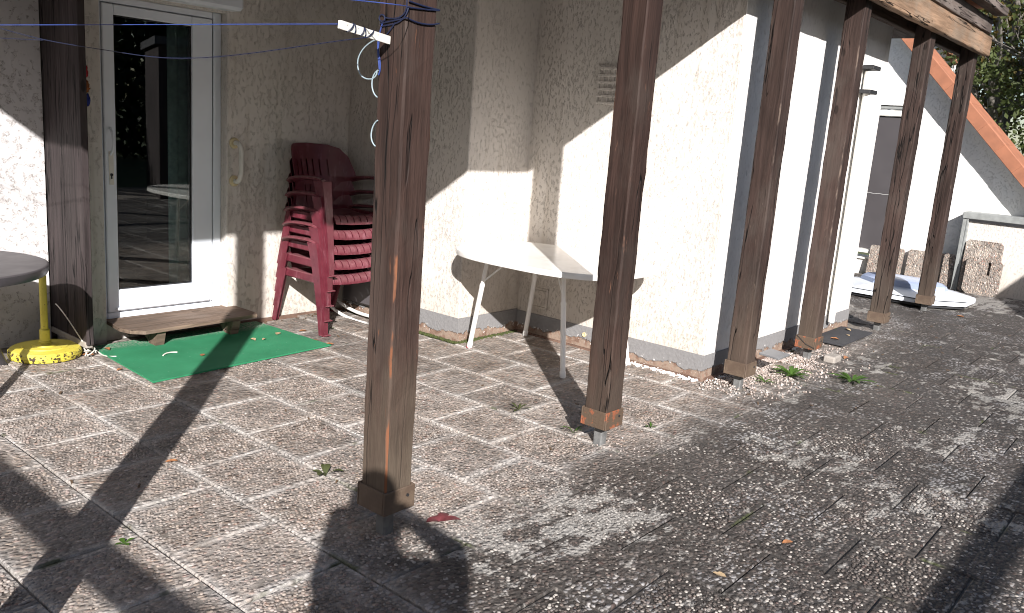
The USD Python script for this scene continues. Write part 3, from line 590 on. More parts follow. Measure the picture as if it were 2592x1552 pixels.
sky_w = thing('skylight_dome', 'white skylight with pale blue dome lying on the slabs near the farthest post', 'skylight')
def ring_poly(x0, x1, y0, y1, c): return Polygon([(x0, y0 + c), (x0 + c, y0), (x1 - c, y0), (x1, y0 + c), (x1, y1 - c), (x1 - c, y1), (x0 + c, y1), (x0, y1 - c)])
def frus(p0, p1, z0, z1):
    a = np.array(p0.exterior.coords)[:-1]; b = np.array(p1.exterior.coords)[:-1]; return loft([np.c_[a, np.full(len(a), z0)], np.c_[b, np.full(len(b), z1)]])
A = lambda i, c: ring_poly(9.14 + i, 10.15 - i, 1.84 + i, 3.20 - i, c)
part(sky_w, 'base_frame', frus(A(.03, .28), A(.03, .28), .015, .045), 'gasket', smooth=False); part(sky_w, 'base_frame', frus(A(.0, .3), A(0, .3), .046, .085), 'pvc_white', smooth=False)
part(sky_w, 'seal', frus(A(.012, .29), A(.012, .29), .0855, .095), 'gasket', smooth=False); part(sky_w, 'rim', frus(A(.0, .3), A(.24, .22), .0955, .145), 'pvc_white', smooth=False)
part(sky_w, 'dome', loft([np.c_[np.array(A(i, c).exterior.coords)[:-1], np.full(8, z)] for i, c, z in ((.245, .2, .146), (.26, .2, .185), (.30, .18, .212), (.38, .12, .225))]), 'bluish_pvc', smooth=25)

nb = thing('neighbour_house', 'far white gable with red roof edge seen under the beam end', 'house')
NX = 16.0; q = extrude(Polygon([(4.0, 0), (9, 0), (9, 6), (5.0, 4.35), (4.0, 3.15)]), .3); v = q.vertices.copy(); q.vertices = np.stack([NX + v[:, 2], v[:, 0], v[:, 1]], 1); q.fix_normals()
part(nb, 'wall', q, 'plaster_smooth', smooth=False)
p0, p1 = np.array([NX - .1, 3.92, 3.05]), np.array([NX - .1, 5.0, 4.40]); part(nb, 'verge', tube([p0, p1], .05, 6), 'verge_tile', smooth=False); part(nb, 'roof', cat(tube([p0 + [.6, 0, .02], p1 + [.6, 0, .02]], .04, 6)), 'roof_tile', smooth=False)

shed = thing('garden_shed', 'plain shed out of frame at right whose roof edge shades the low wall', 'shed')
sa = math.atan2(.8, 2.0); R = trimesh.transformations.rotation_matrix(sa, [0, 0, 1])
for nm, b, mt in (('wall', (0, 2.6, -2.2, -.1, -.05, 2.30), 'panel_brown'), ('roof', (-.06, 2.75, -2.3, 0, 2.302, 2.42), 'bitumen')):
    part(shed, nm, bx(*b).apply_transform(R).apply_translation((6.6, -2.1, 0)), mt, smooth=False)

# ------------------------------------------------------------------ trees
def tree(label, loc, h, rad, nleaf, mat, seed, size=.09, bare=.0, lowz=.25):
    rng = np.random.default_rng(seed); t = thing('tree', label, 'tree', loc); segs = []; tips = []
    def grow(p, d, L, r, lev):
        pts = [p]; q = p.copy()
        for k in range(4): d = d + rng.normal(0, .12, 3); d /= np.linalg.norm(d); q = q + d * L / 4; pts.append(q.copy())
        segs.append(tube(pts, np.linspace(r, r * .6, 5), 6 if lev < 2 else 4)); tips.append(q)
        if lev < 4:
            for k in range(3 if lev else 5):
                a = rng.normal(0, .75, 3); a[2] = abs(a[2]) * .5 + .15; e = d * .8 + a; e /= np.linalg.norm(e); grow(pts[rng.integers(2, 5)], e, L * rng.uniform(.55, .8), r * .55, lev + 1)
    grow(np.zeros(3), np.array([0, 0, 1.0]), h * .4, h * .02, 0)
    part(t, 'trunk', cat(*segs), 'bark', smooth=True)
    T = np.array(tips); cl = []
    C = T[rng.integers(0, len(T), nleaf // 2)] + rng.normal(0, .28, (nleaf // 2, 3))
    nb_ = 60; bc = rng.normal(0, 1, (nb_, 3)); bc /= np.linalg.norm(bc, axis=1, keepdims=True); bc *= rng.uniform(.35, 1.0, (nb_, 1)) ** .5
    bc = bc * [rad, rad, h * .42] + [0, 0, h * (.5 + lowz * .3)]; br = rng.uniform(.3, .75, nb_) * rad * .42
    pick = rng.integers(0, nb_, nleaf - len(C)); o = rng.normal(0, 1, (len(pick), 3)); o /= np.linalg.norm(o, axis=1, keepdims=True)
    C2 = bc[pick] + o * (br[pick] * rng.uniform(.6, 1.08, len(pick)))[:, None]
    C = np.vstack([C, C2]); C = C[C[:, 2] > .1]
    if bare: C = C[meshkit.noise(C * 1.3, seed) > bare]
    part(t, 'crown', leaf_cloud(C, rng.normal(0, 1, (len(C), 3)) + [-.4, -.4, .7], size, rng), mat, smooth=False)
tree('dense green tree right of the white gable with grey branches', (15.2, 1.6, 0), 5.2, 2.0, 22000, 'leaves_green', 11, .085, .44)
tree('thin rust-tinged tree with sky showing through, top right corner', (17.0, 2.9, 0), 7.4, 2.3, 11000, 'leaves_rust', 12, .10, .5)
tree('olive tree beyond the low wall at the right edge', (17.5, .2, 0), 6.4, 2.4, 22000, 'leaves_green', 13, .12, .42)
tree('far rust-leaved tree behind the gable roof', (19.5, 4.9, 0), 6.2, 2.2, 15000, 'leaves_rust', 14, .12, .40)
def hedge(label, x0, x1, y0, y1, h, n, seed):
    rng = np.random.default_rng(seed); u = rng.uniform(0, 1, (n, 3)); top = h * (.82 + .3 * meshkit.noise(np.c_[u[:, :1] * 12, u[:, 1:2], u[:, 1:2] * 0], seed))
    C = np.c_[x0 + u[:, 0] * (x1 - x0), y0 + u[:, 1] * (y1 - y0), u[:, 2] * top]
    solo('hedge', leaf_cloud(C, rng.normal(0, 1, (n, 3)), .34, rng), 'leaves_dark', label, 'hedge', smooth=False)
hedge('tall dark hedge behind the viewer, seen only mirrored in the door glass', -14, 22, -14, -11, 6.0, 42000, 5)
hedge('tall dark hedge far to the left of the viewer, out of the picture', -15, -12, -14, 12, 6.0, 30000, 6)

# ------------------------------------------------------------------ stacked armchairs
def chair_parts(t):
    W = .215
    # seat: outline with slots, bent down at the front
    sp = Polygon([(-.20, -.005), (.20, -.005), (.222, .12), (.228, .40), (.20, .46), (-.20, .46), (-.228, .40), (-.222, .12)]).buffer(.012)
    for k in range(7):
        x = (k - 3) * .058; sp = sp.difference(xb(x - .004, x + .004, .02, .085)).difference(xb(x * .9 - .003, x * .9 + .003, .17, .36))
    s = extrude(sp, .007); s = s.subdivide_to_size(.028, max_iter=8); v = s.vertices.copy(); a, w = v[:, 1], v[:, 2]
    R_ = .045; th = np.clip((.085 - a) / R_, 0, 1.75)                     # arc length from the front edge back
    flat = np.maximum(a - .085, 0)
    y = np.where(a >= .085, -.215 + flat, -.215 - (R_ + w) * np.sin(th) + 0)
    z = np.where(a >= .085, .405 + w - .055 * np.sin(np.clip(flat / .38, 0, 1) * math.pi) * .5 - flat * .03, .405 - R_ + (R_ + w) * np.cos(th))
    z = z - .012 * (1 - (v[:, 0] / .22) ** 2)
    s.vertices = np.stack([v[:, 0], y, z], 1); part(t, 'seat', s, 'burgundy_plastic', smooth=35)
    # back rest: fan shape with two rows of slots, wrapped and leaning back
    bp = Polygon([(-.155, 0), (.155, 0), (.165, .14), (.195, .21), (.262, .235), (.256, .30), (.238, .40), (.205, .455), (.15, .475), (0, .482), (-.15, .475), (-.205, .455), (-.238, .40), (-.256, .30), (-.262, .235), (-.195, .21), (-.165, .14)]).buffer(.012).buffer(-.006)
    for k in range(6):
        x = (k - 2.5) * .052; bp = bp.difference(xb(x - .0055, x + .0055, .25, .37))
        if 0 < k < 5: bp = bp.difference(xb(x * .9 - .005, x * .9 + .005, .05, .185))
    b = extrude(bp, .006); b = b.subdivide_to_size(.03, max_iter=8); v = b.vertices.copy(); x, a, w = v.T
    wrap = .17 * (np.abs(x) / .26) ** 2.4 * np.clip((a - .05) / .2, 0, 1)
    b.vertices = np.stack([x, .235 + a * .26 - wrap + w, .385 + a * .955], 1); part(t, 'backrest', b, 'burgundy_plastic', smooth=35)
    for sx in (-1, 1):
        # arm: a flat strip sweeping forward from the side of the back
        path = spline([(sx * .252, .215, .60), (sx * .272, .11, .628), (sx * .283, -.03, .640), (sx * .284, -.14, .640), (sx * .278, -.205, .628)], 18); sec = []
        for k, p in enumerate(path):
            u = k / 17; hw = .022 + .008 * math.sin(u * math.pi); hh = .024 - .012 * u
            sec.append([[p[0] + dx, p[1], p[2] + dz] for dx, dz in ((-hw, -.004), (-hw * .8, .007), (0, .011), (hw * .8, .007), (hw, -.004), (hw, -hh), (hw - .006, -hh), (-hw + .006, -.010))])
        part(t, 'armrest', loft(sec), 'burgundy_plastic', smooth=45)
        def leg(top, bot, w0, w1, d0, d1, fy, bulge):
            sec = []
            for u in np.linspace(0, 1, 12):
                c = np.array(top) * (1 - u) + np.array(bot) * u; c[1] += bulge * math.sin(u * math.pi); ww, dd = w0 + (w1 - w0) * u ** .7, d0 + (d1 - d0) * u ** .7
                tk = .006; L = [(0, 0), (ww * .5, fy * .006), (ww, fy * .012), (ww, fy * .012 + fy * tk), (ww * .5, fy * (.006 + tk)), (tk, fy * tk * 1.5), (tk * .9, fy * dd), (0, fy * dd)]
                sec.append([[c[0] - sx * px_, c[1] + py_, c[2]] for px_, py_ in L])
            sec[0] = [[q[0], q[1], q[2] - .012] for q in sec[0]]
            return loft(sec)
        fl = leg((sx * .306, -.226, .640), (sx * .272, -.285, 0), .085, .050, .10, .05, 1, -.012); fl = cat(fl, rbox(*sorted((sx * .274, sx * .21)), -.291, -.235, 0, .008, .002))
        part(t, 'leg', fl, 'burgundy_plastic', smooth=40)
        rl = leg((sx * .268, .21, .415), (sx * .262, .325, 0), .05, .045, .06, .045, -1, 0); part(t, 'leg', rl, 'burgundy_plastic', smooth=40)
        # side apron joining front and rear legs under the seat, and the side panel below the arm
        part(t, 'side_rail', rbox(*sorted((sx * .229, sx * .258)), -.19, .20, .345, .402, .006), 'burgundy_plastic', smooth=False)
CH = (3.775, 4.79)
ch_lab = ['burgundy plastic armchair at the bottom of the stack, its feet on the slabs', 'burgundy plastic armchair second from the bottom of the stack', 'burgundy plastic armchair in the middle of the stack', 'burgundy plastic armchair just under the topmost of the stack', 'topmost burgundy plastic armchair of the stack, its whole backrest showing']
ch0 = thing('stacking_chair', ch_lab[0], 'chair', (CH[0], CH[1], .001), 0, 'burgundy chairs stacked by the wall'); chair_parts(ch0)
for k in range(1, 5): copy_of(ch0, 'stacking_chair', ch_lab[k], 'chair', (CH[0] + .006 * k, CH[1] - .004 * k, .001 + .103 * k), 0, 'burgundy chairs stacked by the wall')

# folded white table leaning on the bay behind the chairs
ft = thing('folded_table', 'white folded garden table leaning behind the chair stack, tubes along the floor', 'table')
part(ft, 'table_top', rbox(4.125, 4.15, 4.45, 5.08, .09, .70, .012), 'dark_table', smooth=False, label='grey underside of the folded top'); part(ft, 'rim', cat(rbox(4.115, 4.16, 4.43, 5.10, .701, .725, .006), rbox(4.115, 4.16, 4.43, 4.449, .09, .70, .006)), 'table_white', smooth=False)
part(ft, 'leg', tube(spline([(4.10, 4.40, .50), (4.09, 4.42, .07), (4.085, 4.50, .055), (4.085, 5.0, .055), (4.09, 5.07, .07), (4.10, 5.09, .5)], 40), .0125, 10), 'tube_white'); part(ft, 'leg', tube(spline([(4.05, 4.42, .45), (4.02, 4.44, .03), (4.015, 4.52, .014), (4.015, 4.98, .014), (4.02, 5.05, .03), (4.07, 5.07, .45)], 40), .0125, 10), 'tube_white')

# white oval-cornered table
wt = thing('garden_table', 'white garden table with rounded top on splayed tube legs against the wall', 'table')
tc, ta, tb, tz = (4.315, 3.225), .485, .635, .695
def oval(a, b, n=72, e=2.9):
    th = np.arange(n) / n * 2 * math.pi; return np.stack([tc[0] + a * np.sign(np.cos(th)) * np.abs(np.cos(th)) ** (2 / e), tc[1] + b * np.sign(np.sin(th)) * np.abs(np.sin(th)) ** (2 / e)], 1)
part(wt, 'table_top', loft([np.c_[oval(ta - i, tb - i), np.full(72, z)] for i, z in ((.03, tz - .020), (.012, tz - .020), (.010, tz - .034), (.003, tz - .035), (0, tz - .031), (0, tz - .010), (.003, tz - .003), (.010, tz))]), 'table_white', smooth=40)
for (fx, fy), (tx, ty), red in (((4.145, 3.75), (4.05, 3.55), True), ((4.735, 3.745), (4.68, 3.63), False), ((4.105, 2.925), (4.10, 2.985), False), ((4.72, 2.85), (4.66, 2.95), False)):
    f_, t_ = np.array([fx, fy, 0.0]), np.array([tx, ty, tz - .021]); d_ = t_ - f_
    lg = part(wt, 'leg', cat(tube([f_ + d_ * .03, f_ + d_ * .66], .0165, 14), tube([f_ + d_ * .66, f_ + d_ * .685, f_ + d_ * .70], [.0165, .018, .0145], 14), tube([f_ + d_ * .70, t_], .0135, 12)), 'tube_white')
    usdkit.mesh(stage, str(lg.GetPath()) + '/foot_cap', tube([f_, f_ + d_ * .012, f_ + d_ * .055, f_ + d_ * .06], [.016, .0195, .0195, .017], 14), M['red_rubber' if False else 'white_plastic'], smooth=40)
    if red: usdkit.mesh(stage, str(lg.GetPath()) + '/foot_ring', tube([f_ + [0, 0, .0005], f_ + [0, 0, .011]], .0205, 14), M['red_rubber'], smooth=40)
    inw = np.array([tc[0] - fx, (tc[1] - fy), 0]); inw /= np.linalg.norm(inw)
    part(wt, 'brace', tube([f_ + d_ * .72, t_ + inw * .17], .006, 6), 'tube_white')

# round table at the left edge and the parasol stand
rt = thing('round_table', 'dark round table cut by the left edge of the picture', 'table')
rc, rr, rz = (1.325, 4.63), .462, .645
part(rt, 'table_top', lathe([(0, rz), (rr - .012, rz), (rr - .003, rz - .003), (rr - .001, rz - .006)], 72, (rc[0], rc[1], 0)), 'dark_table', smooth=40); part(rt, 'rim', lathe([(rr - .0009, rz - .0061), (rr, rz - .03), (rr - .01, rz - .048), (rr - .03, rz - .05), (0, rz - .05)], 72, (rc[0], rc[1], 0)), 'table_edge', smooth=40)
for a, b in (((1.17, 3.98), (1.30, 4.50)), ((.95, 4.95), (1.22, 4.72)), ((1.70, 4.98), (1.42, 4.70))): part(rt, 'leg', tube([(a[0], a[1], 0.0), (b[0], b[1], rz - .05)], .021, 12), 'table_edge')
ps = thing('parasol_stand', 'chipped yellow parasol stand with short pole beside the round table', 'parasol stand')
pc = (1.935, 5.02)
part(ps, 'base', lathe([(0, .0), (.17, .0), (.186, .006), (.190, .018), (.186, .021), (.190, .025), (.189, .043), (.178, .054), (.120, .060), (.118, .064), (.068, .067), (.066, .074), (.034, .078), (0, .079)], 64, (pc[0], pc[1], .0005)), 'yellow_paint', smooth=30)
part(ps, 'socket', lathe([(.033, .078), (.034, .09), (.027, .094), (.027, .155), (.024, .16), (.0, .16)], 24, (pc[0], pc[1], 0)), 'yellow_paint', smooth=30)
part(ps, 'pole', cat(tube([(pc[0], pc[1], .155), (pc[0], pc[1], .47)], .0195, 18)), 'yellow_paint', smooth=30)

# step board, mat
sb_ = thing('step_board', 'weathered wooden step board on wedge feet before the door', 'step')
sp = Polygon([(2.30, 5.195), (2.28, 4.95), (2.36, 4.815), (2.47, 4.785), (3.19, 4.83), (3.235, 4.86), (3.235, 5.135), (3.164, 5.137), (3.164, 5.195)])
sp = Polygon([(2.352, 5.193), (2.33, 4.95), (2.352, 4.86), (2.42, 4.80), (3.21, 4.84), (3.23, 4.88), (3.23, 5.132), (3.158, 5.134), (3.158, 5.193)])
part(sb_, 'board', extrude(sp, .022).apply_translation((0, 0, .106)), 'step_wood', smooth=False)
for x in (2.505, 3.02):
    w = extrude(Polygon([(0, 0), (.065, 0), (.20, .099), (-.03, .099)]), .055); v = w.vertices.copy(); w.vertices = np.stack([x + v[:, 2], 4.855 + v[:, 0], .005 + v[:, 1]], 1); w.fix_normals(); part(sb_, 'foot', w, 'step_wood', smooth=False)
part(sb_, 'crossbar', rbox(2.42, 3.15, 5.02, 5.06, .055, .1055, .003), 'dark_wood', smooth=False)
mt = np.array([(2.154, 4.205), (3.40, 4.286), (3.362, 5.083), (2.20, 5.038)]); N_ = 26
grid = np.array([[(mt[0] * (1 - u) + mt[1] * u) * (1 - w) + (mt[3] * (1 - u) + mt[2] * u) * w for u in np.linspace(0, 1, N_)] for w in np.linspace(0, 1, N_)]).reshape(-1, 2)
gz = .008 + .007 * meshkit.fbm(np.c_[grid * 5, grid[:, :1] * 0], 3, 4); top = np.c_[grid, gz]; i = (np.arange(N_ - 1)[:, None] * N_ + np.arange(N_ - 1)).ravel()
ft_ = np.stack([i, i + 1, i + N_ + 1, i + N_], 1); rim_i = np.r_[np.arange(N_), np.arange(1, N_) * N_ + N_ - 1, (N_ - 1) * N_ + np.arange(N_ - 2, -1, -1), np.arange(N_ - 2, 0, -1) * N_]
lo = top[rim_i].copy(); lo[:, 2] = .004; n0 = len(top); k = np.arange(len(rim_i)); side = np.stack([n0 + k, n0 + (k + 1) % len(k), rim_i[(k + 1) % len(k)], rim_i[k]], 1)
solo('door_mat', (np.vstack([top, lo]), np.vstack([ft_, side])), 'green_mat', 'bright green rectangular mat on the slabs before the door', 'mat', smooth=False)

# black pad, grey plate, stones, gravel
solo('rubber_pad', cat(rbox(6.60, 7.33, 2.085, 2.375, .006, .022, .004)), 'bitumen', 'black square pad lying between the last posts with dry leaves on it', 'pad', smooth=False)
solo('drain_cover', rbox(5.26, 5.44, 2.05, 2.19, .004, .02, .003).apply_transform(trimesh.transformations.rotation_matrix(.06, [1, 0, 0])), 'wet_slate', 'small grey drain plate among weeds and gravel', 'drain cover', smooth=False)
solo('kerb_stone', rbox(6.03, 6.17, 1.94, 2.03, -.01, .045, .012).apply_transform(trimesh.transformations.rotation_matrix(.0, [0, 0, 1])), 'concrete', 'broken concrete lump at the foot of the cracked-collar post', 'stone', smooth=False)
rock = trimesh.creation.icosphere(subdivisions=1, radius=1.0); rock.vertices *= 1 + .15 * RNG.normal(size=(len(rock.vertices), 1)); rock.vertices *= [1, .8, .6]
gi = UsdGeom.PointInstancer.Define(stage, '/World/gravel'); tag(gi.GetPrim(), 'pale pink and white gravel spilled along the foot of the white wall', 'gravel', kind='stuff')
pm = usdkit.mesh(stage, '/World/gravel/pebble', rock, M['gravel_stone'], smooth=True)
pts, scs, qs = [], [], []
while len(pts) < 2300:
    x = RNG.uniform(4.6, 7.4); y = 2.32 - abs(RNG.normal(0, .2)); dens = max(math.exp(-((x - 5.5) / .62) ** 2) * (1 if y > 1.72 else .35), .10 * (y > 2.2))
    if RNG.random() > dens or meshkit.noise(np.array([[x * 6, y * 6, 0]]), 3)[0] < .28: continue
    r = RNG.uniform(.004, .0092); pts.append((x, y, r * .45)); scs.append((r, r, r)); q = RNG.normal(size=4); q /= np.linalg.norm(q); qs.append(q)
for c, rad, n in (((3.37, 2.06), .12, 40), ((2.05, 2.02), .15, 25)):
    for _ in range(n):
        a, b = RNG.normal(0, rad * .5, 2); r = RNG.uniform(.003, .006); pts.append((c[0] + a, c[1] + b, r * .4)); scs.append((r, r, r)); q = RNG.normal(size=4); q /= np.linalg.norm(q); qs.append(q)
gi.CreatePrototypesRel().AddTarget(pm.GetPath()); gi.CreateProtoIndicesAttr(Vt.IntArray([0] * len(pts))); gi.CreatePositionsAttr(Vt.Vec3fArray([Gf.Vec3f(*map(float, p)) for p in pts]))
gi.CreateScalesAttr(Vt.Vec3fArray([Gf.Vec3f(*map(float, p)) for p in scs])); gi.CreateOrientationsAttr(Vt.QuathArray([Gf.Quath(*map(float, q)) for q in qs]))
# flaked render lying along the wall foot
fl = []
for _ in range(420):
    s = RNG.uniform(0, 1); x, y = (4.79 - abs(RNG.normal(0, .03)), RNG.uniform(2.36, 2.95)) if s < .6 else (RNG.uniform(4.83, 6.9), 2.335 - abs(RNG.normal(0, .02)))
    r = RNG.uniform(.003, .010); q = trimesh.creation.box((r * 2, r * 1.5, r * .7)); q.apply_transform(trimesh.transformations.random_rotation_matrix(RNG.random(3))); q.apply_translation((x, y, r * .4)); fl.append(q)
solo('fallen_flakes', cat(*fl), 'flake_white', 'white flakes of render scattered along the corner of the wall', 'flakes', kind='stuff', smooth=False)
ml = []
for _ in range(700):
    s = RNG.uniform(0, 1); x, y = (4.16 - abs(RNG.normal(0, .012)), RNG.uniform(3.88, 5.0)) if s < .55 else (RNG.uniform(4.15, 4.79), 3.885 - abs(RNG.normal(0, .014)))
    r = RNG.uniform(.006, .013); ml.append(trimesh.creation.icosphere(subdivisions=0, radius=r).apply_translation((x, y, .001)))
solo('moss_strip', cat(*ml), 'moss', 'thin line of green moss along the foot of the bay', 'moss', kind='stuff', smooth=False)

# ------------------------------------------------------------------ weeds and fallen leaves
def weed(label, loc, n, L, w, mat, seed, up=.5):
    rng = np.random.default_rng(seed); t = thing('weed', label, 'weed', loc)
    for k in range(n):
        a = k / n * 2 * math.pi + rng.normal(0, .35); l = L * rng.uniform(.6, 1.15); d = np.array([math.cos(a), math.sin(a), 0]); s = np.array([-d[1], d[0], 0]); V = []
        e = up * rng.uniform(.5, 1.3); ww = w * rng.uniform(.7, 1.2)
        for u in np.linspace(0, 1, 6):
            c = d * l * u + np.array([0, 0, .002 + l * e * (u - .62 * u * u)]); hw = ww * (math.sin(min(u * 1.05, 1) * math.pi) ** .8 * .9 + .1) * (.35 + .65 * u)
            V += [c - s * hw + [0, 0, hw * .25], c, c + s * hw + [0, 0, hw * .25]]
        F = [[r * 3 + q, r * 3 + q + 1, r * 3 + q + 4, r * 3 + q + 3] for r in range(5) for q in range(2)]
        part(t, 'leaf', (np.array(V), np.array(F)), mat, smooth=True)
weed('bushy green weed at the edge of the gravel beside the drain plate', (5.40, 2.0, 0), 28, .13, .017, 'weed_green', 1, .95)
weed('flat rosette weed alone on the gravel edge in the open', (5.66, 1.69, 0), 17, .145, .022, 'weed_green', 2, .5)
weed('grey-green broad-leaved weed in the joint left of the nearest post', (2.10, 2.66, 0), 5, .085, .02, 'weed_olive', 3, 1.1)
weed('small weed in a slab joint between the two nearest posts', (3.41, 2.70, 0), 6, .07, .012, 'weed_olive', 4, .8)
weed('sprig of weed at the foot of the post before the white table', (3.36, 2.30, 0), 6, .06, .009, 'weed_green', 5, 1.2)
weed('tiny weed in the joint right of the post before the white table', (3.76, 2.09, 0), 6, .05, .009, 'weed_green', 6, .7)
weed('tiny green seedling near the stripe of shade, lower left', (1.245, 2.645, 0), 4, .035, .012, 'weed_green', 7, .5)
weed('small weed growing behind the black pad', (7.15, 2.42, 0), 8, .11, .016, 'weed_green', 8, .6)
weed('low weed among the gravel below the third post', (5.12, 2.06, 0), 9, .08, .010, 'weed_green', 9, .6)
weed('small tuft on the open slabs right of the rosette', (6.3, 1.62, 0), 6, .06, .008, 'weed_olive', 10, .6)
def fallen(label, loc, size, mat, seed, lobes=0):
    rng = np.random.default_rng(seed); n = 9; V = []; c1, c2 = rng.normal(0, .5), rng.uniform(.2, .6)
    for u in np.linspace(0, 1, n):
        hw = .27 * math.sin(u * math.pi) ** .75 * (1 + (.45 * math.cos(u * 20) if lobes else .1 * rng.normal())) + .008
        for v in (-1, -.5, 0, .5, 1): V.append([(u - .5) * size, v * hw * size, size * (c2 * .5 * abs(v) ** 1.5 * hw * 2 + .10 * c1 * math.sin(u * 3) + .02)])
    V = np.array(V); a = rng.uniform(0, 6.28); Rm = np.array([[math.cos(a), -math.sin(a), 0], [math.sin(a), math.cos(a), 0], [0, 0, 1]]); V = V @ Rm.T; V[:, 2] -= V[:, 2].min() - .002
    F = np.array([[r * 5 + q, r * 5 + q + 1, r * 5 + q + 6, r * 5 + q + 5] for r in range(n - 1) for q in range(4)])
    o = solo('fallen_leaf', (V + np.array(loc), F), mat, label, 'leaf', 'dry leaves on the terrace', smooth=True)
LV = [((3.06, 4.66, .012), .06, 'pale_leaf', 'pale curled leaf on the right half of the green mat'), ((3.12, 4.62, .012), .04, 'pale_leaf', 'smaller pale leaf beside the curled one on the green mat'), ((2.24, 4.925, .012), .055, 'dry_leaf', 'brown leaf at the left end of the green mat'), ((2.62, 4.51, .012), .05, 'dry_leaf', 'brown leaf in the shade stripe on the green mat'), ((2.13, 4.53, 0), .045, 'dry_leaf', 'rusty leaf at the left edge of the green mat'), ((3.28, 4.70, .012), .06, 'pale_leaf', 'grey leaf at the right edge of the green mat'), ((3.49, 4.71, 0), .055, 'dry_leaf', 'dry leaf on the slabs before the chair feet'), ((3.40, 4.45, .0), .06, 'dry_leaf', 'dry leaf at the near right corner of the green mat'), ((3.42, 4.33, 0), .06, 'dry_leaf', 'rusty leaf just off the near right corner of the green mat'), ((1.71, 3.19, 0), .05, 'dry_leaf', 'single brown leaf on the open slabs at left'), ((2.12, 4.90, 0), .07, 'dry_leaf', 'crumpled brown leaf by the white flex'), ((2.45, 4.90, .004), .05, 'dry_leaf', 'leaf caught by the left foot of the step board'), ((7.23, 2.35, .0), .07, 'dry_leaf', 'rusty leaf behind the black pad'), ((6.75, 2.20, .022), .07, 'dry_leaf', 'brown leaf on the near part of the black pad'), ((7.20, 2.25, .022), .06, 'pale_leaf', 'pale leaf on the far part of the black pad'), ((7.0, 2.18, .022), .05, 'pale_leaf', 'pale leaf in the middle of the black pad'), ((6.85, 2.40, 0), .08, 'dry_leaf', 'leaf in the rusty drift behind the black pad'), ((9.06, 1.80, 0), .08, 'dry_leaf', 'orange leaf at the near corner of the skylight'), ((6.28, 1.94, 0), .08, 'dry_leaf', 'orange leaf by the broken concrete lump'), ((5.56, 2.05, 0), .06, 'dry_leaf', 'leaf among the weeds by the drain plate'), ((2.62, 1.12, 0), .05, 'pale_leaf', 'yellow leaf on the dark slabs near the bottom edge'), ((3.05, 1.05, 0), .05, 'dry_leaf', 'brown leaf on the dark slabs at lower right')]
for k, (p, s, mt_, lab) in enumerate(LV): fallen(lab, p, s, mt_, 200 + k)
for k in range(14): fallen('', (6.62 + RNG.uniform(0, .55), 2.40 + RNG.uniform(0, .12), RNG.uniform(0, .02)), RNG.uniform(.04, .07), 'dry_leaf', 300 + k)
for k in range(14):
    p_ = stage.GetPrimAtPath(f'/World/fallen_leaf_{len(LV) + k:03d}'); tag(p_, 'one of the small rusty leaves drifted against the wall behind the black pad', 'leaf', 'rusty leaf drift behind the black pad')
rl = thing('red_leaf', 'dark red compound leaf lying right of the nearest post', 'leaf', (2.16, 2.05, .004))
for k, (a, l) in enumerate(((2.6, .05), (.35, .075), (-.55, .085), (1.3, .045))):
    V = []; d = np.array([math.cos(a), math.sin(a), 0]); s = np.array([-d[1], d[0], 0])
    for u in np.linspace(0, 1, 6): hw = .019 * math.sin(u * math.pi) ** .7 + .001; c = d * l * u + [0, 0, .012 * math.sin(u * 3) + .003]; V += [c - s * hw, c + [0, 0, -.002], c + s * hw]
    part(rl, 'leaflet', (np.array(V), np.array([[r * 3 + q, r * 3 + q + 1, r * 3 + q + 4, r * 3 + q + 3] for r in range(5) for q in range(2)])), 'red_leaf', smooth=True)
solo('twig', tube(spline([(2.43, 4.62, .016), (2.46, 4.64, .02), (2.50, 4.65, .018), (2.53, 4.64, .016)], 12), .004, 6), 'white_cord', 'short whitish twig on the green mat', 'twig')

lit = []
for _ in range(130):
    k = RNG.integers(0, 3)
    x, y = ((RNG.uniform(1.2, 4.1), RNG.uniform(2.2, 5.1)), (RNG.uniform(3.2, 4.15), 5.08 - abs(RNG.normal(0, .06))), (RNG.uniform(4.3, 8.5), RNG.uniform(1.2, 2.3)))[k]
    r = RNG.uniform(.003, .008); q = trimesh.creation.box((r * 3.2, r * 1.2, r * .4)); q.apply_transform(trimesh.transformations.rotation_matrix(RNG.uniform(0, 6.3), [0, 0, 1])); q.apply_transform(trimesh.transformations.rotation_matrix(RNG.normal(0, .3), [1, 0, 0])); q.apply_translation((x, y, .006)); lit.append(q)
solo('litter', cat(*lit), 'litter_brown', 'tiny scraps of dry leaf and twig strewn over the slabs', 'litter', kind='stuff', smooth=False)

# ------------------------------------------------------------------ cords
def line_pt(r, zr):                                  # the clothes lines run from the nearest post to a hook on the left wall
    y = 2.403 / (r + .354); return (r * y, y, EYE + zr * y)
cl = thing('clothes_line', 'taut blue clothes line crossing before the door', 'clothes line'); e0 = line_pt(.354, .064); e1 = line_pt(.793, .124); dv = np.array(e0) - e1
part(cl, 'cord', tube([e1, e0, np.array(e0) + dv * 1.42], .0016, 6), 'blue_cord'); part(cl, 'hook', tube([np.array(e0) + dv * 1.42, np.array(e0) + dv * 1.50], .005, 6), 'galvanised')
sl = [line_pt(*q) for q in ((.354, .061), (.394, .055), (.47, .051), (.524, .050), (.607, .060), (.713, .083), (.842, .112))]
solo('slack_line', tube(spline([np.array(sl[0]) + (np.array(sl[0]) - sl[1]) * 3.0] + sl, 50), .0015, 6), 'navy_cord', 'slack blue line sagging below the taut one', 'clothes line')
solo('slack_line', tube([line_pt(.20, .050), line_pt(.354, .051), line_pt(.396, .054)], .0013, 5), 'navy_cord', 'short thin dark line at the left edge under the taut one', 'clothes line')
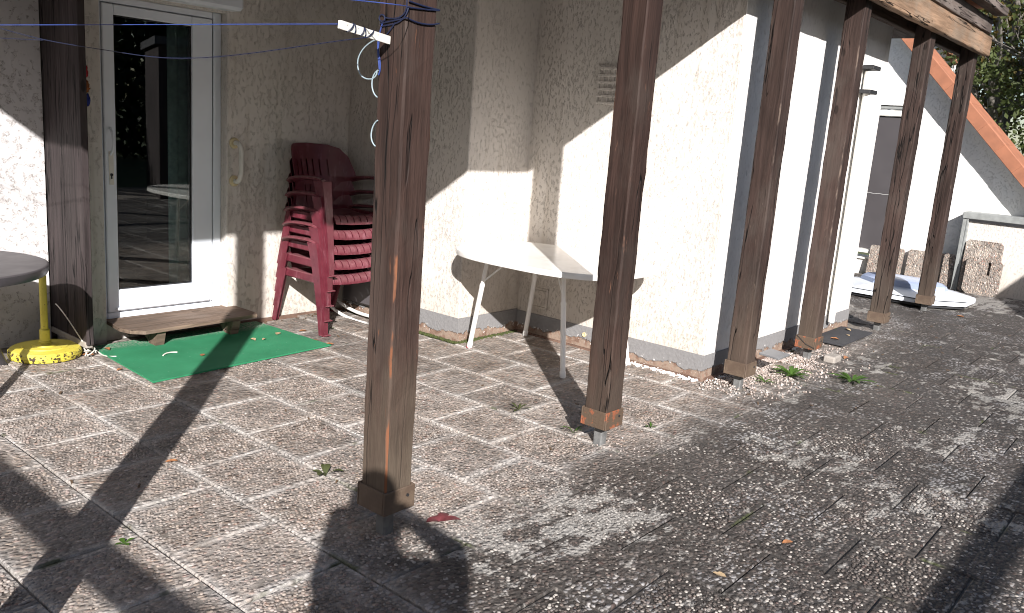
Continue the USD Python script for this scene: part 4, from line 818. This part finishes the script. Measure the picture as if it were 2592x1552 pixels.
solo('slack_line', tube(spline([line_pt(.70, .150), line_pt(.796, .158), line_pt(.86, .163), (1.899, 2.062, EYE + .1655 * 2.062)], 14), .0015, 6), 'blue_cord', 'blue line dropping to the nearest post from above', 'clothes line')
wb = thing('line_winder', 'white bar with holes and dark cord wound round it beside the nearest post', 'line winder')
a0, a1 = np.array(line_pt(.789, .123)), np.array([1.885, 2.14, EYE + .1145 * 2.11]); dd_ = a1 - a0; Lw = np.linalg.norm(dd_); ex = dd_ / Lw; ey = np.array([0, 0, 1.0]) - ex * ex[2]; ey /= np.linalg.norm(ey); ez = np.cross(ex, ey)
wp = sbox(0, -.0095, Lw, .0095).buffer(.003)
for k in range(4): wp = wp.difference(affinity.rotate(sbox(.03 + k * .047, -.005, .035 + k * .047, .006), 20))
w = extrude(wp, .008); v = w.vertices.copy(); w.vertices = a0 + v[:, :1] * ex + v[:, 1:2] * ey + v[:, 2:3] * ez; w.fix_normals(); part(wb, 'bar', w, 'handle_white', smooth=False)
for k, (s0, sl_) in enumerate(((.045, .012), (.062, -.002), (.098, .006), (.108, -.004), (.135, .016))):
    lp = [a0 + ex * (s0 + sl_ * math.sin(t) * 1.0) + ey * .0138 * math.sin(t) + ez * (.004 + .0085 * math.cos(t)) for t in np.linspace(0, 2 * math.pi, 14, endpoint=False)]
    part(wb, 'winding', tube(lp, .0021, 5, closed=True), 'navy_cord')
kc = thing('tied_cord', 'tangle of blue cord tied round the nearest post with loops hanging down', 'cord')
x0, x1, y0, y1 = 1.893, 2.033, 2.064, 2.205
def pz(px, py, Yp=None, Xp=None):
    d = RIGHT * (px - IMG_W / 2) / F_PX + DOWN * (py - IMG_H / 2) / F_PX + FWD; t = Yp / d[1] if Yp else Xp / d[0]; return d * t + [0, 0, EYE]
fr = lambda x, y: pz(x, y, Yp=y0); sd = lambda x, y: pz(x, y, Xp=x0)
for pts in ([fr(1032, 18), fr(1060, 22), fr(1112, 27)], [fr(1036, 3), fr(1075, 16), fr(1113, 26)], [fr(1030, 45), fr(1060, 58), fr(1085, 62), fr(1112, 60)], [sd(962, 60), sd(985, 55), sd(1008, 50), fr(1030, 45)], [sd(966, 67), sd(1000, 60), sd(1020, 48), fr(1034, 20)], [sd(975, 45), sd(1000, 47), sd(1018, 40), fr(1030, 0)], [sd(1000, 58), sd(985, 80), sd(966, 102)], [sd(960, 48), sd(964, 38), sd(972, 40), sd(974, 50), sd(965, 54), sd(960, 47)]):
    part(kc, 'cord', tube(spline(pts, 16), .0026, 6), 'navy_cord')
for pts, mt_ in (([sd(968, 60), sd(962, 80), sd(957, 105), sd(957, 140), sd(960, 175)], 'blue_cord'), ([sd(965, 95), sd(958, 115), sd(961, 150), sd(958, 190)], 'blue_cord'), ([sd(955, 100), sd(925, 118), sd(905, 160), sd(912, 188), sd(930, 200), sd(950, 194), sd(955, 178)], 'pale_cord'), ([sd(957, 178), sd(942, 205), sd(944, 230), sd(955, 246)], 'pale_cord'), ([sd(956, 305), sd(941, 330), sd(940, 350), sd(950, 370)], 'pale_cord')):
    part(kc, 'cord' if mt_ == 'blue_cord' else 'loop', tube(spline(pts, 26), .0024, 6), mt_)
wc = thing('white_flex', 'loose coil of white flex lying between the yellow stand and the mat', 'cable')
part(wc, 'cable', tube(spline([(2.104, 5.28, .235), (2.06, 5.12, .25), (2.06, 5.0, .20), (2.10, 4.93, .09), (2.13, 4.90, .02)], 30), .0035, 6), 'white_cord')
part(wc, 'coil', tube(spline([(2.13 + .035 * math.cos(a) * (1 + .3 * math.sin(a * 1.7)), 4.90 + .045 * math.sin(a * 1.1), .012 + .03 * abs(math.sin(a * .8))) for a in np.linspace(0, 19, 36)] + [(2.19, 4.80, .008), (2.22, 4.76, .012)], 150), .0035, 6), 'white_cord')
part(wc, 'plug', rbox(2.055, 2.105, 4.945, 4.985, .005, .04, .008), 'white_cord', smooth=False)
orn = thing('hanging_ornament', 'small red, orange and blue cloth pieces hung on the pier left of the door', 'ornament')
for k, (z, mt_) in enumerate(((1.61, 'cloth_red'), (1.53, 'cloth_orange'), (1.455, 'cloth_blue'))):
    o = trimesh.creation.icosphere(subdivisions=2, radius=1.0); o.vertices *= [.017, .010, .036]; o.vertices += .003 * RNG.normal(size=o.vertices.shape); o.apply_translation((2.248 + .004 * k, 5.125, z)); part(orn, 'cloth', o, mt_, smooth=True)
    part(orn, 'ribbon', tube([(2.248 + .004 * k, 5.128, z + .03), (2.240 + .004 * k, 5.122, z + .05), (2.25, 5.13, z + .058)], .003, 5), 'white_cord')

# ------------------------------------------------------------------ the photographer, behind the lens, seen only by the shadow
def limb(joints):
    hs = []
    for (a, ra), (b, rb) in zip(joints[:-1], joints[1:]):
        s0 = m3.Manifold.sphere(ra, 20).translate(list(map(float, a))); s1 = m3.Manifold.sphere(rb, 20).translate(list(map(float, b))); hs.append(m3.Manifold.batch_hull([s0, s1]))
    return hs
def photographer():
    fw = np.array([D[0], D[1], 0]); fw /= np.linalg.norm(fw); rt_ = np.array([fw[1], -fw[0], 0]); o = -fw * .30
    P = lambda r, f, z: o + rt_ * r + fw * f + [0, 0, z]
    c0 = .025                                            # the body stands a little to the right of the lens, the head bends left to the phone
    parts = limb([(P(c0, 0, 1.02), .15), (P(c0, 0, 1.18), .15), (P(c0, 0, 1.36), .14)]) + limb([(P(-.165, 0, 1.445), .068), (P(c0, -.01, 1.45), .075), (P(.215, 0, 1.425), .066)]) + limb([(P(-.10, 0, 1.34), .125), (P(.15, 0, 1.34), .125)]) + limb([(P(-.06, 0, 1.0), .12), (P(.11, 0, 1.0), .12)])
    parts += limb([(P(-.13, 0, 1.47), .075), (P(-.105, .03, 1.60), .07), (P(-.09, .05, 1.66), .055)])
    parts += limb([(P(c0, 0, 1.46), .06), (P(-.03, .015, 1.60), .058), (P(-.048, .03, 1.665), .09), (P(-.052, .02, 1.73), .095)]) + limb([(P(-.048, .10, 1.67), .03), (P(-.048, .125, 1.655), .016)])
    for s, sh, el, hd in ((-1, (-.175, 0, 1.44), (-.165, .17, 1.575), (-.075, .262, 1.50)), (1, (.228, 0, 1.42), (.245, .11, 1.475), (.075, .262, 1.545))):
        parts += limb([(P(*sh), .062), (P(*el), .048), (P(*hd), .032)])
        hx, hf, hz = hd
        for f in range(4): parts += limb([(P(hx, hf, hz - .03 + f * .018), .011), (P(hx - s * .016, hf + .026, hz - .03 + f * .018), .009), (P(hx - s * .034, hf + .024, hz - .028 + f * .017), .008)])
        parts += limb([(P(hx, hf - .01, hz - .04), .012), (P(hx - s * .018, hf, hz - .055), .010), (P(hx - s * .03, hf + .004, hz - .05), .009)]) + limb([(P(-.048 + s * .092, .03, 1.68), .018), (P(-.048 + s * .095, .02, 1.65), .012)])
        parts += limb([(P(s * .10, 0, .95), .10), (P(s * .11, .02, .52), .068), (P(s * .12, -.01, .10), .048)]) + limb([(P(s * .12, -.03, .05), .05), (P(s * .13, .15, .035), .036)])
    mm = m3.Manifold.batch_boolean(parts, m3.OpType.Add).refine_to_length(.02).to_mesh()
    t = trimesh.Trimesh(mm.vert_properties[:, :3], mm.tri_verts); trimesh.smoothing.filter_taubin(t, iterations=8); t.vertices[:, 2] -= min(t.vertices[:, 2].min(), 0) - .001 + 0; t.vertices[:, 2] = np.maximum(t.vertices[:, 2], .001)
    x = thing('person', 'person in dark clothes holding up a phone, their shadow at the nearest post', 'person'); part(x, 'body', t, 'jacket', smooth=True)
    hr = limb([(P(-.05, .0, 1.745), .094), (P(-.05, -.02, 1.69), .088)]); hm = m3.Manifold.batch_boolean(hr, m3.OpType.Add).to_mesh(); part(x, 'hair', trimesh.Trimesh(hm.vert_properties[:, :3], hm.tri_verts), 'hair', smooth=True)
    ph = trimesh.creation.box((.13, .008, .068)); ph.apply_transform(trimesh.transformations.rotation_matrix(-math.atan2(FWD[0], FWD[1]), [0, 0, 1])); ph.apply_translation(np.array([0, 0, EYE]) - np.array([FWD[0], FWD[1], 0]) * .022); solo('phone', ph, 'phone_body', 'dark phone held level in both hands, out of sight behind the lens', 'phone', smooth=False)
photographer()
